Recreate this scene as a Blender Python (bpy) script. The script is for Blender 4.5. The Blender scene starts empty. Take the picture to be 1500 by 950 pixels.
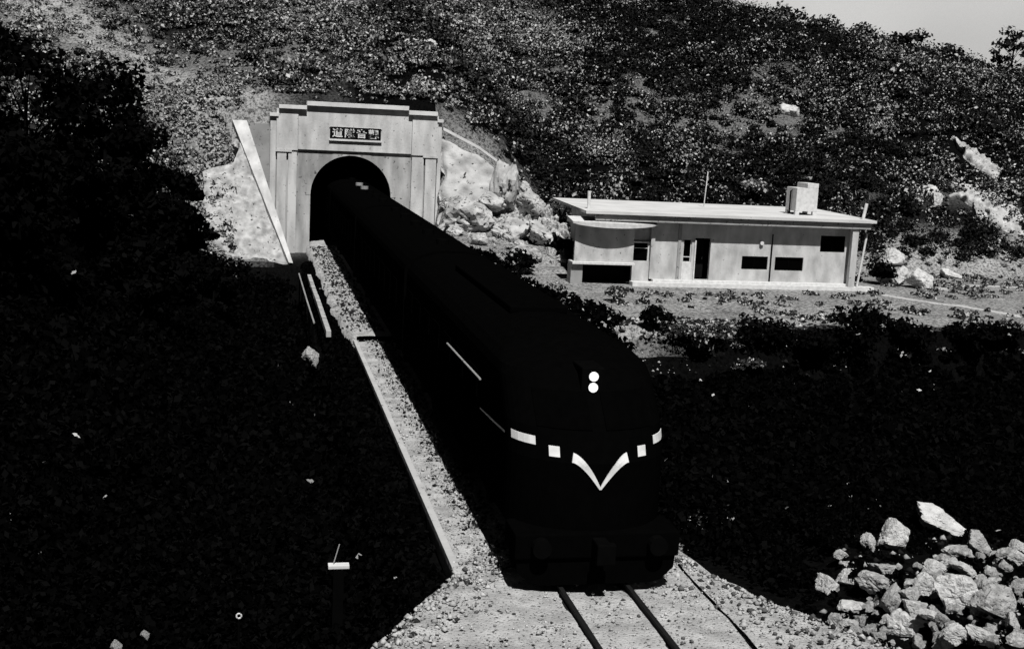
import bpy, bmesh, math, random
import numpy as np
from mathutils import Vector, Matrix, noise as mnoise

random.seed(7)
S = bpy.context.scene
COL = S.collection

# ------------------------------------------------------------------ camera
F_PX, CAM_H = 1800.0, 7.67                      # focal length in pixels of a 1500 wide frame
YAW, PITCH, ROLL = math.radians(12.17), math.radians(9.23), math.radians(2.86)
fw = np.array([math.sin(YAW) * math.cos(PITCH), math.cos(YAW) * math.cos(PITCH), -math.sin(PITCH)])
r0 = np.array([math.cos(YAW), -math.sin(YAW), 0.0])
u0 = np.cross(r0, fw)
rt = r0 * math.cos(ROLL) + u0 * math.sin(ROLL)
up = u0 * math.cos(ROLL) - r0 * math.sin(ROLL)
cam_d = bpy.data.cameras.new('camera')
cam_d.sensor_width = 36.0
cam_d.lens = F_PX / 1500.0 * 36.0
cam_d.clip_start, cam_d.clip_end = 0.1, 2000.0
cam = bpy.data.objects.new('camera', cam_d)
COL.objects.link(cam)
cam.matrix_world = Matrix(((rt[0], up[0], -fw[0], 0), (rt[1], up[1], -fw[1], 0), (rt[2], up[2], -fw[2], CAM_H), (0, 0, 0, 1)))
S.camera = cam

# ------------------------------------------------------------------ light
SUN_EL, SUN_AZ = 56.0, -2.0                     # sun high behind the photographer
el, az = math.radians(SUN_EL), math.radians(SUN_AZ)
sdir = Vector((math.sin(az) * math.cos(el), -math.cos(az) * math.cos(el), math.sin(el)))   # towards the sun
w = bpy.data.worlds.new('World')
S.world = w
w.use_nodes = True
nt = w.node_tree
nt.nodes.clear()
sky = nt.nodes.new('ShaderNodeTexSky')
sky.sky_type = 'NISHITA'
sky.sun_disc = False
sky.sun_elevation = el
sky.sun_rotation = math.atan2(sdir.x, sdir.y)
sky.air_density, sky.dust_density, sky.ozone_density = .08, 0.0, 1.0
bw = nt.nodes.new('ShaderNodeRGBToBW')
bg = nt.nodes.new('ShaderNodeBackground')
bg.inputs['Strength'].default_value = 0.05
wo = nt.nodes.new('ShaderNodeOutputWorld')
nt.links.new(sky.outputs['Color'], bw.inputs['Color'])
nt.links.new(bw.outputs['Val'], bg.inputs['Color'])
nt.links.new(bg.outputs['Background'], wo.inputs['Surface'])
sl = bpy.data.lights.new('sun', 'SUN')
sl.energy = 5.0
sl.angle = math.radians(0.5)
sl.color = (1.0, 0.99, 0.97)
sun = bpy.data.objects.new('sun', sl)
COL.objects.link(sun)
sun.rotation_euler = sdir.to_track_quat('Z', 'Y').to_euler()
S.view_settings.view_transform = 'Standard'
S.view_settings.look = 'None'
S.view_settings.gamma = 1.0
S.view_settings.exposure = -0.05
S.cycles.max_bounces = 4
S.cycles.diffuse_bounces = 1

# ------------------------------------------------------------------ helpers
def tag(o, label=None, cat=None, group=None, kind=None):
    if label: o['label'] = label
    if cat: o['category'] = cat
    if group: o['group'] = group
    if kind: o['kind'] = kind
    return o

def empty(name, loc=(0, 0, 0), rz=0.0):
    o = bpy.data.objects.new(name, None)
    o.empty_display_size = 0.3
    COL.objects.link(o)
    o.location = loc
    o.rotation_euler = (0, 0, rz)
    return o

def link_mesh(name, me, mat, parent=None, smooth=False):
    o = bpy.data.objects.new(name, me)
    COL.objects.link(o)
    if mat is not None:
        me.materials.append(mat)
    if parent is not None:
        o.parent = parent
        if parent.type == 'EMPTY' and False:
            pass
    if smooth:
        me.polygons.foreach_set('use_smooth', [True] * len(me.polygons))
    return o

class MB:
    """collects shapes for one mesh object; coordinates are relative to org"""
    def __init__(self, org=(0, 0, 0)):
        self.v, self.f, self.o = [], [], org
    def add(self, vs, fs):
        b = len(self.v)
        self.v += [(p[0] - self.o[0], p[1] - self.o[1], p[2] - self.o[2]) for p in vs]
        self.f += [tuple(i + b for i in f) for f in fs]
        return self
    def box(self, x0, x1, y0, y1, z0, z1):
        return self.add([(x0, y0, z0), (x1, y0, z0), (x1, y1, z0), (x0, y1, z0), (x0, y0, z1), (x1, y0, z1), (x1, y1, z1), (x0, y1, z1)],
                        [(0, 3, 2, 1), (4, 5, 6, 7), (0, 1, 5, 4), (1, 2, 6, 5), (2, 3, 7, 6), (3, 0, 4, 7)])
    def prism(self, a, b):
        """two matching outlines joined by side faces"""
        n = len(a)
        return self.add(list(a) + list(b), [tuple(range(n - 1, -1, -1)), tuple(range(n, 2 * n))] +
                        [(i, (i + 1) % n, n + (i + 1) % n, n + i) for i in range(n)])
    def tube(self, pts, r, n=8, r2=None):
        pts = [Vector(p) for p in pts]
        rings, vs, fs = len(pts), [], []
        for i, p in enumerate(pts):
            t = (pts[min(i + 1, rings - 1)] - pts[max(i - 1, 0)]).normalized()
            a = t.orthogonal().normalized()
            c = t.cross(a)
            rr = r if r2 is None else r + (r2 - r) * i / (rings - 1)
            vs += [p + (a * math.cos(2 * math.pi * k / n) + c * math.sin(2 * math.pi * k / n)) * rr for k in range(n)]
        for i in range(rings - 1):
            fs += [(i * n + k, i * n + (k + 1) % n, (i + 1) * n + (k + 1) % n, (i + 1) * n + k) for k in range(n)]
        fs += [tuple(range(n - 1, -1, -1)), tuple((rings - 1) * n + k for k in range(n))]
        return self.add(vs, fs)
    def build(self, name, mat, parent=None, smooth=False, bevel=0.0):
        me = bpy.data.meshes.new(name)
        me.from_pydata(self.v, [], self.f)
        bm = bmesh.new()
        bm.from_mesh(me)
        bmesh.ops.recalc_face_normals(bm, faces=bm.faces)
        if bevel:
            bmesh.ops.bevel(bm, geom=[e for e in bm.edges if e.is_manifold and e.calc_face_angle(0) > 0.6], offset=bevel, segments=2, affect='EDGES', profile=0.6)
        bm.to_mesh(me)
        bm.free()
        return link_mesh(name, me, mat, parent, smooth)

def np_mesh(name, verts, quads, tone=None, mat=None, parent=None):
    me = bpy.data.meshes.new(name)
    nv, nf = len(verts), len(quads)
    k = quads.shape[1]
    me.vertices.add(nv)
    me.vertices.foreach_set('co', verts.astype(np.float32).ravel())
    me.loops.add(nf * k)
    me.loops.foreach_set('vertex_index', quads.astype(np.int32).ravel())
    me.polygons.add(nf)
    me.polygons.foreach_set('loop_start', np.arange(0, nf * k, k, dtype=np.int32))
    me.update(calc_edges=True)
    if tone is not None:
        at = me.attributes.new('tone', 'FLOAT', 'FACE')
        at.data.foreach_set('value', tone.astype(np.float32))
    return link_mesh(name, me, mat, parent)

# ------------------------------------------------------------------ materials (the photograph is black and white)
def new_mat(name, rough=0.9, spec=0.15):
    m = bpy.data.materials.new(name)
    m.use_nodes = True
    b = m.node_tree.nodes['Principled BSDF']
    b.inputs['Roughness'].default_value = rough
    b.inputs['Specular IOR Level'].default_value = spec
    return m, m.node_tree, b

def plain(name, v, rough=0.8, spec=0.15, metal=0.0):
    m, t, b = new_mat(name, rough, spec)
    tc = t.nodes.new('ShaderNodeTexCoord')
    n = t.nodes.new('ShaderNodeTexNoise')
    n.inputs['Scale'].default_value = 6.0
    n.inputs['Detail'].default_value = 5.0
    r = t.nodes.new('ShaderNodeValToRGB')
    r.color_ramp.elements[0].position, r.color_ramp.elements[1].position = 0.3, 0.7
    r.color_ramp.elements[0].color = (v * .82, v * .82, v * .82, 1)
    r.color_ramp.elements[1].color = (v * 1.1, v * 1.1, v * 1.1, 1)
    t.links.new(tc.outputs['Object'], n.inputs['Vector'])
    t.links.new(n.outputs['Fac'], r.inputs['Fac'])
    t.links.new(r.outputs['Color'], b.inputs['Base Color'])
    b.inputs['Metallic'].default_value = metal
    return m

def speckled(name, lo, hi, dark, big=0.5, fine=8.0, dens=0.3, rough=0.95, bump=0.4, stretch=1.0):
    """mineral surface: broad mottling lo..hi, small dark stones or pits of albedo dark covering about dens"""
    m, t, b = new_mat(name, rough, 0.1)
    L = t.links.new
    tc = t.nodes.new('ShaderNodeTexCoord')
    n1 = t.nodes.new('ShaderNodeTexNoise')
    n1.inputs['Scale'].default_value, n1.inputs['Detail'].default_value = big, 6.0
    r1 = t.nodes.new('ShaderNodeValToRGB')
    r1.color_ramp.elements[0].position, r1.color_ramp.elements[1].position = 0.32, 0.68
    r1.color_ramp.elements[0].color, r1.color_ramp.elements[1].color = (lo, lo, lo, 1), (hi, hi, hi, 1)
    n2 = t.nodes.new('ShaderNodeTexNoise')
    n2.inputs['Scale'].default_value, n2.inputs['Detail'].default_value, n2.inputs['Roughness'].default_value = fine, 3.0, 0.6
    r2 = t.nodes.new('ShaderNodeValToRGB')
    c = 0.5 - 0.22 * (1 - 2 * dens)
    r2.color_ramp.elements[0].position, r2.color_ramp.elements[1].position = c - 0.03, c + 0.03
    r2.color_ramp.elements[0].color, r2.color_ramp.elements[1].color = (0, 0, 0, 1), (1, 1, 1, 1)
    mx = t.nodes.new('ShaderNodeMix')
    mx.data_type = 'RGBA'
    mx.inputs['A'].default_value = (dark, dark, dark, 1)
    mp_ = t.nodes.new('ShaderNodeMapping')
    mp_.inputs['Scale'].default_value = (1, 1, stretch)
    L(tc.outputs['Object'], mp_.inputs['Vector']); L(mp_.outputs['Vector'], n1.inputs['Vector'])
    L(tc.outputs['Object'], n2.inputs['Vector'])
    L(n1.outputs['Fac'], r1.inputs['Fac']); L(n2.outputs['Fac'], r2.inputs['Fac'])
    L(r2.outputs['Color'], mx.inputs['Factor']); L(r1.outputs['Color'], mx.inputs['B'])
    L(mx.outputs['Result'], b.inputs['Base Color'])
    if bump:
        bp = t.nodes.new('ShaderNodeBump')
        bp.inputs['Strength'].default_value, bp.inputs['Distance'].default_value = bump, 0.05
        L(n2.outputs['Fac'], bp.inputs['Height']); L(bp.outputs['Normal'], b.inputs['Normal'])
    return m

def tone_mat(name, rough=0.9, spec=0.05):
    m, t, b = new_mat(name, rough, spec)
    a = t.nodes.new('ShaderNodeAttribute')
    a.attribute_name = 'tone'
    t.links.new(a.outputs['Fac'], b.inputs['Base Color'])
    return m

M = dict(
    leaf=tone_mat('leaf', 1.0, 0.0), stone=tone_mat('small_stone', 0.95, 0.1),
    concrete=speckled('portal_concrete', .40, .66, .12, 1.6, 6.0, 0.08, bump=.25, stretch=.3),
    concrete_w=speckled('pale_coping', .58, .74, .3, 1.2, 9.0, 0.06, bump=.15), concrete_d=speckled('stained_concrete', .22, .52, .07, 1.5, 5.0, 0.12, bump=.25, stretch=.25),
    concrete_g=speckled('weathered_concrete', .26, .36, .10, 0.9, 6.0, 0.15, bump=.2),
    slope=speckled('sprayed_slope', .24, .52, .02, 2.5, 4.2, 0.14, bump=.9),
    masonry=speckled('rubble_masonry', .36, .56, .02, 0.8, 3.6, 0.14, bump=.9),
    gravel=speckled('gravel_bed', .30, .54, .03, 2.2, 19.0, 0.22, bump=1.0),
    rock=speckled('pale_rock', .44, .70, .04, 4, 22.0, 0.07, bump=.9), crag_p=speckled('outcrop_rock', .30, .58, .02, 1.4, 4.0, 0.18, bump=1.0), crag=speckled('crag_rock', .26, .60, .015, 2.2, 6.0, 0.24, bump=1.0),
    rock_g=speckled('grey_rock', .26, .50, .03, 4, 18, 0.2, bump=.9),
    path=speckled('beaten_path', .40, .50, .05, 1.2, 6.0, 0.15, bump=.4),
    plaster=speckled('house_plaster', .36, .60, .10, 1.8, 7.0, 0.09, bump=.2, stretch=.5),
    white=plain('white_paint', .68, .6), roof=speckled('roof_screed', .52, .66, .35, 0.7, 8.0, 0.04, bump=.1),
    fascia=speckled('fascia', .26, .36, .08, 1.5, 8.0, 0.2, bump=.2),
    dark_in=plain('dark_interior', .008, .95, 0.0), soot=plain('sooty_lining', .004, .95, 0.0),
    black=plain('black_train_paint', .0015, .8, 0.0), black2=plain('black_iron', .0025, .9, 0.0),
    glass_d=plain('dark_window_glass', .0012, .6, 0.0), stripe=plain('white_train_paint', .72, .6),
    rail=plain('rusty_rail', .012, .7, 0.08), lamp=plain('lamp_glass', .85, .3), wood=plain('dark_bark', .004, .95, 0.0),
    tank=plain('tank_cement', .62, .85), tank_g=plain('tank_grey', .30, .85), plaque=plain('plaque_slate', .006, .8, 0.0),
)
# lamp lenses give off light (both headlights are lit in the photograph)
_b = M['lamp'].node_tree.nodes['Principled BSDF']
_b.inputs['Emission Color'].default_value = (1, 1, 1, 1)
_b.inputs['Emission Strength'].default_value = 0.6

# ------------------------------------------------------------------ terrain height
def ss(a, b, x):
    t = np.clip((x - a) / (b - a), 0, 1)
    return t * t * (3 - 2 * t)

_rng = np.random.default_rng(3)
_tab = _rng.random((256, 256))
def vnoise(x, y, s):
    x, y = np.asarray(x) / s + 57.3, np.asarray(y) / s + 31.7
    i, j = np.floor(x).astype(int), np.floor(y).astype(int)
    fx, fy = x - i, y - j
    fx, fy = fx * fx * (3 - 2 * fx), fy * fy * (3 - 2 * fy)
    g = lambda a, b: _tab[a % 256, b % 256]
    return (g(i, j) * (1 - fx) + g(i + 1, j) * fx) * (1 - fy) + (g(i, j + 1) * (1 - fx) + g(i + 1, j + 1) * fx) * fy
def fbm(x, y, s):
    return (vnoise(x, y, s) + .5 * vnoise(x, y, s / 2.1) + .25 * vnoise(x, y, s / 4.3)) / 1.75

TOE_X = [-60, -8, -5, -2.5, 3, 10.9, 13, 15, 18, 33, 38, 46, 60, 140]
TOE_Y = [58, 66, 66.5, 68.0, 68.2, 68.0, 68.5, 69.5, 71, 71, 67.5, 67, 67, 70]
S1_X, S1_Y = [-60, -5, -2.5, 3, 11, 15, 18, 33, 60, 140], [.9, 1.05, 1.24, 1.24, 1.2, 1.0, .66, .62, .5, .45]
ZC_X, ZC_Y = [-60, 0, 20, 40, 45, 53, 59, 69, 75, 100, 140], [48, 40, 30, 25.0, 22.3, 19.7, 17.9, 15.4, 14.8, 12, 10]

def height(x, y):
    x, y = np.asarray(x, float), np.asarray(y, float)
    t = np.maximum(0, y - np.interp(x, TOE_X, TOE_Y))
    h = np.interp(x, S1_X, S1_Y) * np.minimum(t, 7) + .5 * np.maximum(0, t - 7)
    zc = np.interp(x, ZC_X, ZC_Y)
    h = h / (1 + (h / zc) ** 4) ** .25
    h = h + ss(3, 14, t) * (fbm(x, y, 9.) - .5) * 2.4 - .7 * ss(110, 150, y) * np.maximum(0, y - 118) * .5
    # terrace in front of the house, gully beside the line
    g = -.05 + (fbm(x, y, 2.5) - .5) * .35 * ss(60, 52, y) + (fbm(x, y, 5.) - .5) * .3 * ss(32, 38, x)
    g = g - 2.4 * ss(8.6, 11.5, x) * ss(22.5, 28, y) * ss(47.0, 45.0, y)
    g = g + .5 * ss(10.2, 13, x) * ss(21.5, 17, y)
    # left: bank below the line, then the spur
    left = -2.6 * ss(3.45, 2.2, x) * ss(68.5, 64, y) + .80 * np.maximum(0, -.6 - x) * ss(14, 32, y) * ss(72, 56, y)
    left = np.minimum(left, 13 + 0 * x)
    g = g + left
    z = g + h
    # the hollow the line runs through, up to the back of the portal
    xe = np.interp(y, [66, 67.3, 73.3, 74.4], [3.2, 2.0, -.75, -1.1])       # inner line of the left wing wall
    cor = ss(-.9, -.1, x - np.where(y < 66, 3.3, xe)) * ss(10.98, 10.7, x)
    cor = np.where(y < 74.4, cor, 0)
    cap = np.interp(y, [60, 64, 68, 71.4, 72.6, 74.6, 75.6], [-.05, .25, 1.2, 2.1, 3.0, 6.4, 7.4]) - .9 * np.maximum(0, x - 13) * ss(71, 73, y) + .5 * (fbm(x, y, 1.7) - .5) * ss(60, 64, y)
    win = ss(10.75, 11.05, x) * ss(18.5, 16.2, x) * ss(75.8, 74.6, y) * ss(58, 61, y)
    z = z * (1 - win) + np.maximum(cap, 0) * win
    z = z * (1 - cor) + (-.45) * cor
    inp = ss(.6, 1.2, x) * ss(11.2, 10.9, x)
    z = np.where((y >= 74.4) & (inp > 0), np.maximum(z, 7.6 + .5 * (y - 74.4)) * inp + z * (1 - inp), z)
    # the photographer's bank
    z = z + 6.0 * ss(10.5, 1.0, y) * ss(60, 20, np.abs(x))
    return z

def ray(px, py):
    return fw + rt * (px - 750) / F_PX - up * (py - 475) / F_PX
def hit(px, py, dz=0.0, tmin=14.0):
    d = ray(px, py)
    ts = np.arange(tmin, 160, .04)
    p = np.array([0, 0, CAM_H])[None] + ts[:, None] * d[None]
    under = p[:, 2] <= height(p[:, 0], p[:, 1]) + dz
    k = int(np.argmax(under)) if under.any() else len(ts) - 1
    return p[k], F_PX / ts[k]          # place on the ground, pixels per metre there

STRIP = [hit(*p)[0][:2] for p in ((345, 190), (300, 160), (255, 125), (185, 82), (110, 35), (60, 5))]
def strip_w(x, y, r):
    d2 = np.full(np.shape(x), 1e9)
    for (xa, ya), (xb, yb) in zip(STRIP, STRIP[1:]):
        ux, uy = xb - xa, yb - ya
        t = np.clip(((x - xa) * ux + (y - ya) * uy) / (ux * ux + uy * uy + 1e-6), 0, 1)
        d2 = np.minimum(d2, (x - xa - t * ux) ** 2 + (y - ya - t * uy) ** 2)
    return np.exp(-d2 / r ** 2)

# ------------------------------------------------------------------ ground sheet
def build_ground():
    xs = np.concatenate([np.arange(-60, -16, 1.0), np.arange(-16, 46, .4), np.arange(46, 131, 1.0)])
    ys = np.concatenate([np.arange(-14, 14, 1.0), np.arange(14, 80, .4), np.arange(80, 160, 1.0)])
    X, Y = np.meshgrid(xs, ys, indexing='ij')
    Z = height(X, Y)
    v = np.stack([X, Y, Z], -1).reshape(-1, 3)
    nx, ny = len(xs), len(ys)
    i, j = np.meshgrid(np.arange(nx - 1), np.arange(ny - 1), indexing='ij')
    a = i * ny + j
    q = np.stack([a, a + ny, a + ny + 1, a + 1], -1).reshape(-1, 4)
    c = v[q]
    mid = c.mean(1)
    steep = c[:, :, 2].max(1) - c[:, :, 2].min(1)
    keep = ~((mid[:, 0] > 2.4) & (mid[:, 0] < 9.2) & (mid[:, 1] > 73.2) & (mid[:, 1] < 75.2) & (steep > 2.5))
    q, mid = q[keep], mid[keep]
    x, y = mid[:, 0], mid[:, 1]
    n1, n2, n3 = fbm(x, y, 6.), fbm(x, y, 1.1), vnoise(x, y, .8)
    pale = np.zeros(len(q))
    terr = ss(12, 14.5, x) * ss(0, .9, y - np.interp(x, [14, 19, 22], [45.6, 46.2, 46.8])) * ss(73, 69, y)
    pale = np.maximum(pale, terr * (1.0 + .8 * (n2 - .42)))
    cut = ss(10.6, 11.2, x) * ss(19, 15.5, x) * ss(57, 60, y) * ss(77, 74, y)
    pale = np.maximum(pale, cut * .9)
    strip = strip_w(x, y, 3.0) * (.6 + .7 * n2)
    pale = np.maximum(pale, strip * 1.15)
    pale = np.maximum(pale, ss(1.5, .5, x) * ss(-5, -2.5, x) * ss(67, 68.5, y) * ss(76, 73, y))
    pile = ss(9.6, 11, x) * ss(22.5, 20, y) * ss(8, 14, y)
    pale = np.maximum(pale, pile * .0)
    hillp = ss(72, 78, y) * np.clip((n1 - .50) * 3.0, 0, .45)
    pale = np.maximum(pale, hillp)
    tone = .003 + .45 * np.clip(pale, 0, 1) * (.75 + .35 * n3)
    np_mesh('ground', v, q, tone, M['ground'])
    return bpy.data.objects['ground']

def ground_mat():
    m, t, b = new_mat('soil', .95, .05)
    L = t.links.new
    a = t.nodes.new('ShaderNodeAttribute'); a.attribute_name = 'tone'
    tc = t.nodes.new('ShaderNodeTexCoord')
    n = t.nodes.new('ShaderNodeTexNoise')
    n.inputs['Scale'].default_value, n.inputs['Detail'].default_value, n.inputs['Roughness'].default_value = 6.5, 6, .75
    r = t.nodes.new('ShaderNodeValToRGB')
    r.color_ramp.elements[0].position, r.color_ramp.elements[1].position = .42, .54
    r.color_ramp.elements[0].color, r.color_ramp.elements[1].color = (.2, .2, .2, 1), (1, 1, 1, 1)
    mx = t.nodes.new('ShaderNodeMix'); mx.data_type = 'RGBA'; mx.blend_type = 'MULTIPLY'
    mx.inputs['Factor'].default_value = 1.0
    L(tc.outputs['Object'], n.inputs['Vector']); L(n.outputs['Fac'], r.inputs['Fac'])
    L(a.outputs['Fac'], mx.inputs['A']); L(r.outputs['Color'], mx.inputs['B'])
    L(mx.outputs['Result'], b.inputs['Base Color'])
    bp = t.nodes.new('ShaderNodeBump'); bp.inputs['Strength'].default_value, bp.inputs['Distance'].default_value = .8, .2
    L(n.outputs['Fac'], bp.inputs['Height']); L(bp.outputs['Normal'], b.inputs['Normal'])
    return m
M['ground'] = ground_mat()
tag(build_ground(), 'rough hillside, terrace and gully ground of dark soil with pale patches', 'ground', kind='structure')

# ------------------------------------------------------------------ sky: a white dome added for the sun to light as bright sky
def sky_dome():
    v, q = [], []
    A, E_ = np.radians(np.linspace(-75, 75, 61)), np.radians(np.linspace(-4, 27, 25))
    for e in E_:
        for a in A:
            r = 900 + 25 * (float(fbm(a * 40, e * 40, 3.)) - .5)
            v.append((r * math.sin(a) * math.cos(e), r * math.cos(a) * math.cos(e), r * math.sin(e)))
    n = len(A)
    q = [(i * n + k, i * n + k + 1, (i + 1) * n + k + 1, (i + 1) * n + k) for i in range(len(E_) - 1) for k in range(n - 1)]
    o = np_mesh('sky', np.array(v), np.array(q), None, plain('dome_white', .88, 1.0, 0.0))
    o.data.polygons.foreach_set('use_smooth', [True] * len(o.data.polygons))
    tag(o, 'even pale dome added as the bright sky beyond the ridge', 'sky', kind='structure')
sky_dome()

# ------------------------------------------------------------------ track bed
TX = 5.72
def strip_mesh(name, rows, mat, sink=.5, nx=26, amp=.14):
    """rows: (y, xl, xr); a bumpy sheet whose edges turn down"""
    v, q = [], []
    for y, xl, xr in rows:
        xs = np.linspace(xl, xr, nx)
        z = -.03 + amp * (fbm(xs * 1.0, np.full(nx, y), .7) - .5) * np.minimum(1, np.minimum(xs - xl, xr - xs) / .4)
        line = [(xl - .03, y, -sink)] + [(a, y, b) for a, b in zip(xs, z)] + [(xr + .6, y, -sink)]
        v += line
    n = nx + 2
    for i in range(len(rows) - 1):
        for k in range(n - 1):
            a = i * n + k
            q.append((a, a + 1, a + n + 1, a + n))
    return np_mesh(name, np.array(v), np.array(q), None, mat)
LY, LX = [12, 15, 17.0, 18.46, 19.3, 19.9, 20.4, 42.3], [-.6, .6, 1.81, 2.65, 3.2, 3.5, 3.56, 3.56]
RY, RX = [12, 15, 17.06, 18.4, 19.75, 21.5, 24, 42.3], [11.5, 10.6, 9.35, 8.5, 7.95, 7.7, 7.9, 8.2]
ys = np.arange(13, 42.31, .18)
rows = [(y, np.interp(y, LY, LX) + .45 * (fbm(y, 3.3 + 0 * y, .5) - .5) * (y < 19.8), np.interp(y, RY, RX) + .3 * (vnoise(y, 9.1, .6) - .5)) for y in ys]
tag(strip_mesh('track_bed', rows, M['gravel']), 'pale gravel bed of the railway line widening towards the camera', 'track bed', kind='structure')
rows = [(y, 3.28 + .5 * (fbm(y, 5.1, 1.1) - .5) + .5 * np.exp(-(y - 43.2) / 1.2), 8.6) for y in np.arange(43.2, 74.2, .2)]
rows2 = [(y, 3.4, 8.0) for y in np.arange(74.4, 110, 2.)]
tag(strip_mesh('track_bed', rows + rows2, M['gravel'], amp=.2), 'pale gravel bed of the railway line by the tunnel mouth', 'track bed', kind='structure')
m = MB(); m.box(4.3, 8.2, 42.0, 44.2, -.6, -.09)
tag(m.build('track_bed', M['black2']), 'dark culvert deck carrying the line across a gap', 'track bed', kind='structure')

# small stones lying on the bed
def stones(name, n, place, r0_, r1_, tones, seed):
    rg = np.random.default_rng(seed)
    base = np.array([(1, 0, 0), (0, 1, 0), (-1, 0, 0), (0, -1, 0), (.2, .1, 1), (0, .1, -1)]) * 1.0
    f = np.array([(0, 1, 4), (1, 2, 4), (2, 3, 4), (3, 0, 4), (1, 0, 5), (2, 1, 5), (3, 2, 5), (0, 3, 5)])
    p = place(rg, n)
    n = len(p)
    r = r0_ + (r1_ - r0_) * rg.random(n) ** 2.5
    v = base[None] * (.7 + .6 * rg.random((n, 6, 3)))
    a = rg.random(n) * 6.28
    ca, sa = np.cos(a)[:, None], np.sin(a)[:, None]
    v = np.stack([v[..., 0] * ca - v[..., 1] * sa, v[..., 0] * sa + v[..., 1] * ca, v[..., 2] * .7], -1) * r[:, None, None] + p[:, None]
    q = (f[None] + 6 * np.arange(n)[:, None, None]).reshape(-1, 3)
    t = np.repeat(tones(rg, n), 8)
    return np_mesh(name, v.reshape(-1, 3), q, t, M['stone'])
def bed_place(rg, n):
    y = 14.5 + 28 * rg.random(n) ** 1.5
    xl, xr = np.interp(y, LY, LX) + .1, np.interp(y, RY, RX)
    x = xl + (xr - xl) * rg.random(n)
    near = (x > 3.95) & (y > 19.6)          # stones kept denser beside the train
    keep = (rg.random(n) < np.where(near, 1.0, .42)) & (np.abs(x - 5.14) > .12) & (np.abs(x - 6.31) > .12)
    return np.stack([x, y, np.full(n, .0)], -1)[keep]
tag(stones('ballast_stones', 16000, bed_place, .006, .045, lambda g, n: np.where(g.random(n) < .22, .03 + .1 * g.random(n), .25 + .3 * g.random(n)), 5),
    'loose stones strewn over the gravel bed', 'gravel', kind='stuff')
def edge_place(rg, n):
    y = 20 + 22.2 * rg.random(n)
    x = 3.85 + .95 * rg.random(n) ** .5  # stones crowd towards the train, most of them dark
    return np.stack([x, y, np.full(n, .01)], -1)
tag(stones('ballast_stones', 2600, edge_place, .015, .06, lambda g, n: np.where(g.random(n) < .7, .010, .3), 6),
    'dark ballast stones along the foot of the train', 'gravel', kind='stuff')
def clod_place(rg, n):
    y = 15 + 5.5 * rg.random(n)
    xl, xr = np.interp(y, LY, LX), np.interp(y, RY, RX)
    side = rg.random(n) < .5
    x = np.where(side, xl + .9 * rg.random(n) ** 2, xr - 1.6 * rg.random(n) ** 2)
    return np.stack([x, y, np.full(n, .0)], -1)
tag(stones('clods', 1500, clod_place, .01, .075, lambda g, n: np.where(g.random(n) < .3, .02 + .1 * g.random(n), .25 + .25 * g.random(n)), 8),
    'clods and stones along the ragged shoulders of the gravel bed', 'gravel', kind='stuff')
def far_place(rg, n):
    y = 44 + 29 * rg.random(n)
    x = 3.25 + 1.5 * rg.random(n) ** .6
    return np.stack([x, y, np.full(n, .03)], -1)
tag(stones('ballast_stones', 2600, far_place, .02, .10, lambda g, n: np.where(g.random(n) < .6, .015, .35), 16),
    'coarse dark stones and clods on the bed before the tunnel mouth', 'gravel', kind='stuff')

for x, lab in ((5.14, 'left rail of the track, running under the train'), (6.31, 'right rail of the track, running under the train')):
    m = MB((x, 13, 0))
    prof = [(-.065, -.08), (.065, -.08), (.065, -.06), (.012, -.045), (.012, .025), (.036, .035), (.036, .07), (-.036, .07), (-.036, .035), (-.012, .025), (-.012, -.045), (-.065, -.06)]
    m.prism([(x + a, 13, b + .02) for a, b in prof], [(x + a, 109, b + .02) for a, b in prof])
    o = m.build('rail', M['rail']); o.location = (x, 13, 0)
    tag(o, 'rusty dark ' + lab, 'rail', 'rails of the line')
# black strips painted as flangeway and rail-side shadow, and the shallow drain to the right
m = MB()
for x in (5.14, 6.31):
    m.box(x + .05, x + .085, 13.2, 20.5, -.1, .012)
tag(m.build('track_bed', M['black2']), 'black strips painted as shadow along the rails', 'track bed', kind='structure')
m = MB((7.6, 13, 0))
rgz = random.Random(4)
pts = [(7.60 + rgz.uniform(-.02, .02), 14.8 + .35 * i, .0) for i in range(16)]
m.tube(pts, .022, 6)
o = m.build('cable', M['black2']); o.location = (7.6, 13, 0)
tag(o, 'black cable lying on the gravel right of the track', 'cable')

# kerb on the left edge, low parapet and handrail further on
o = MB((3.56, 31, 0)).box(3.50, 3.64, 19.9, 42.3, -.12, .01).build('concrete_kerb', M['path'], bevel=.012); o.location = (3.56, 31, 0)
tag(o, 'long pale concrete kerb along the left edge of the gravel bed', 'kerb')
mp = MB((2.8, 52, 0))
for a, b in ((44.2, 46.0), (46.06, 53.4), (53.6, 57.0), (57.3, 60.5)):
    mp.box(2.68, 2.86, a, b, -.25, -.02 if b < 55 else -.06)
o = mp.build('low_parapet', M['concrete_d'], bevel=.012); o.location = (2.8, 52, 0)
tag(o, 'low pale parapet left of the line before the tunnel', 'parapet')
r = empty('pipe_handrail', (2.3, 50, -1.0)); tag(r, 'thin pale pipe rail on dark posts beside the low parapet', 'handrail')
MB((2.3, 50, -1.0)).tube([(2.36, 46.5, -.12), (2.32, 52, -.1), (2.3, 61, -.1)], .035, 6).build('pipe', M['concrete_g'], r)
for y in (46.6, 50.2, 53.8, 57.4, 60.8):
    MB((2.3, 50, -1.0)).tube([(2.33, y, -1.9), (2.33, y, -.12)], .03, 6).build('post', M['black2'], r)

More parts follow.
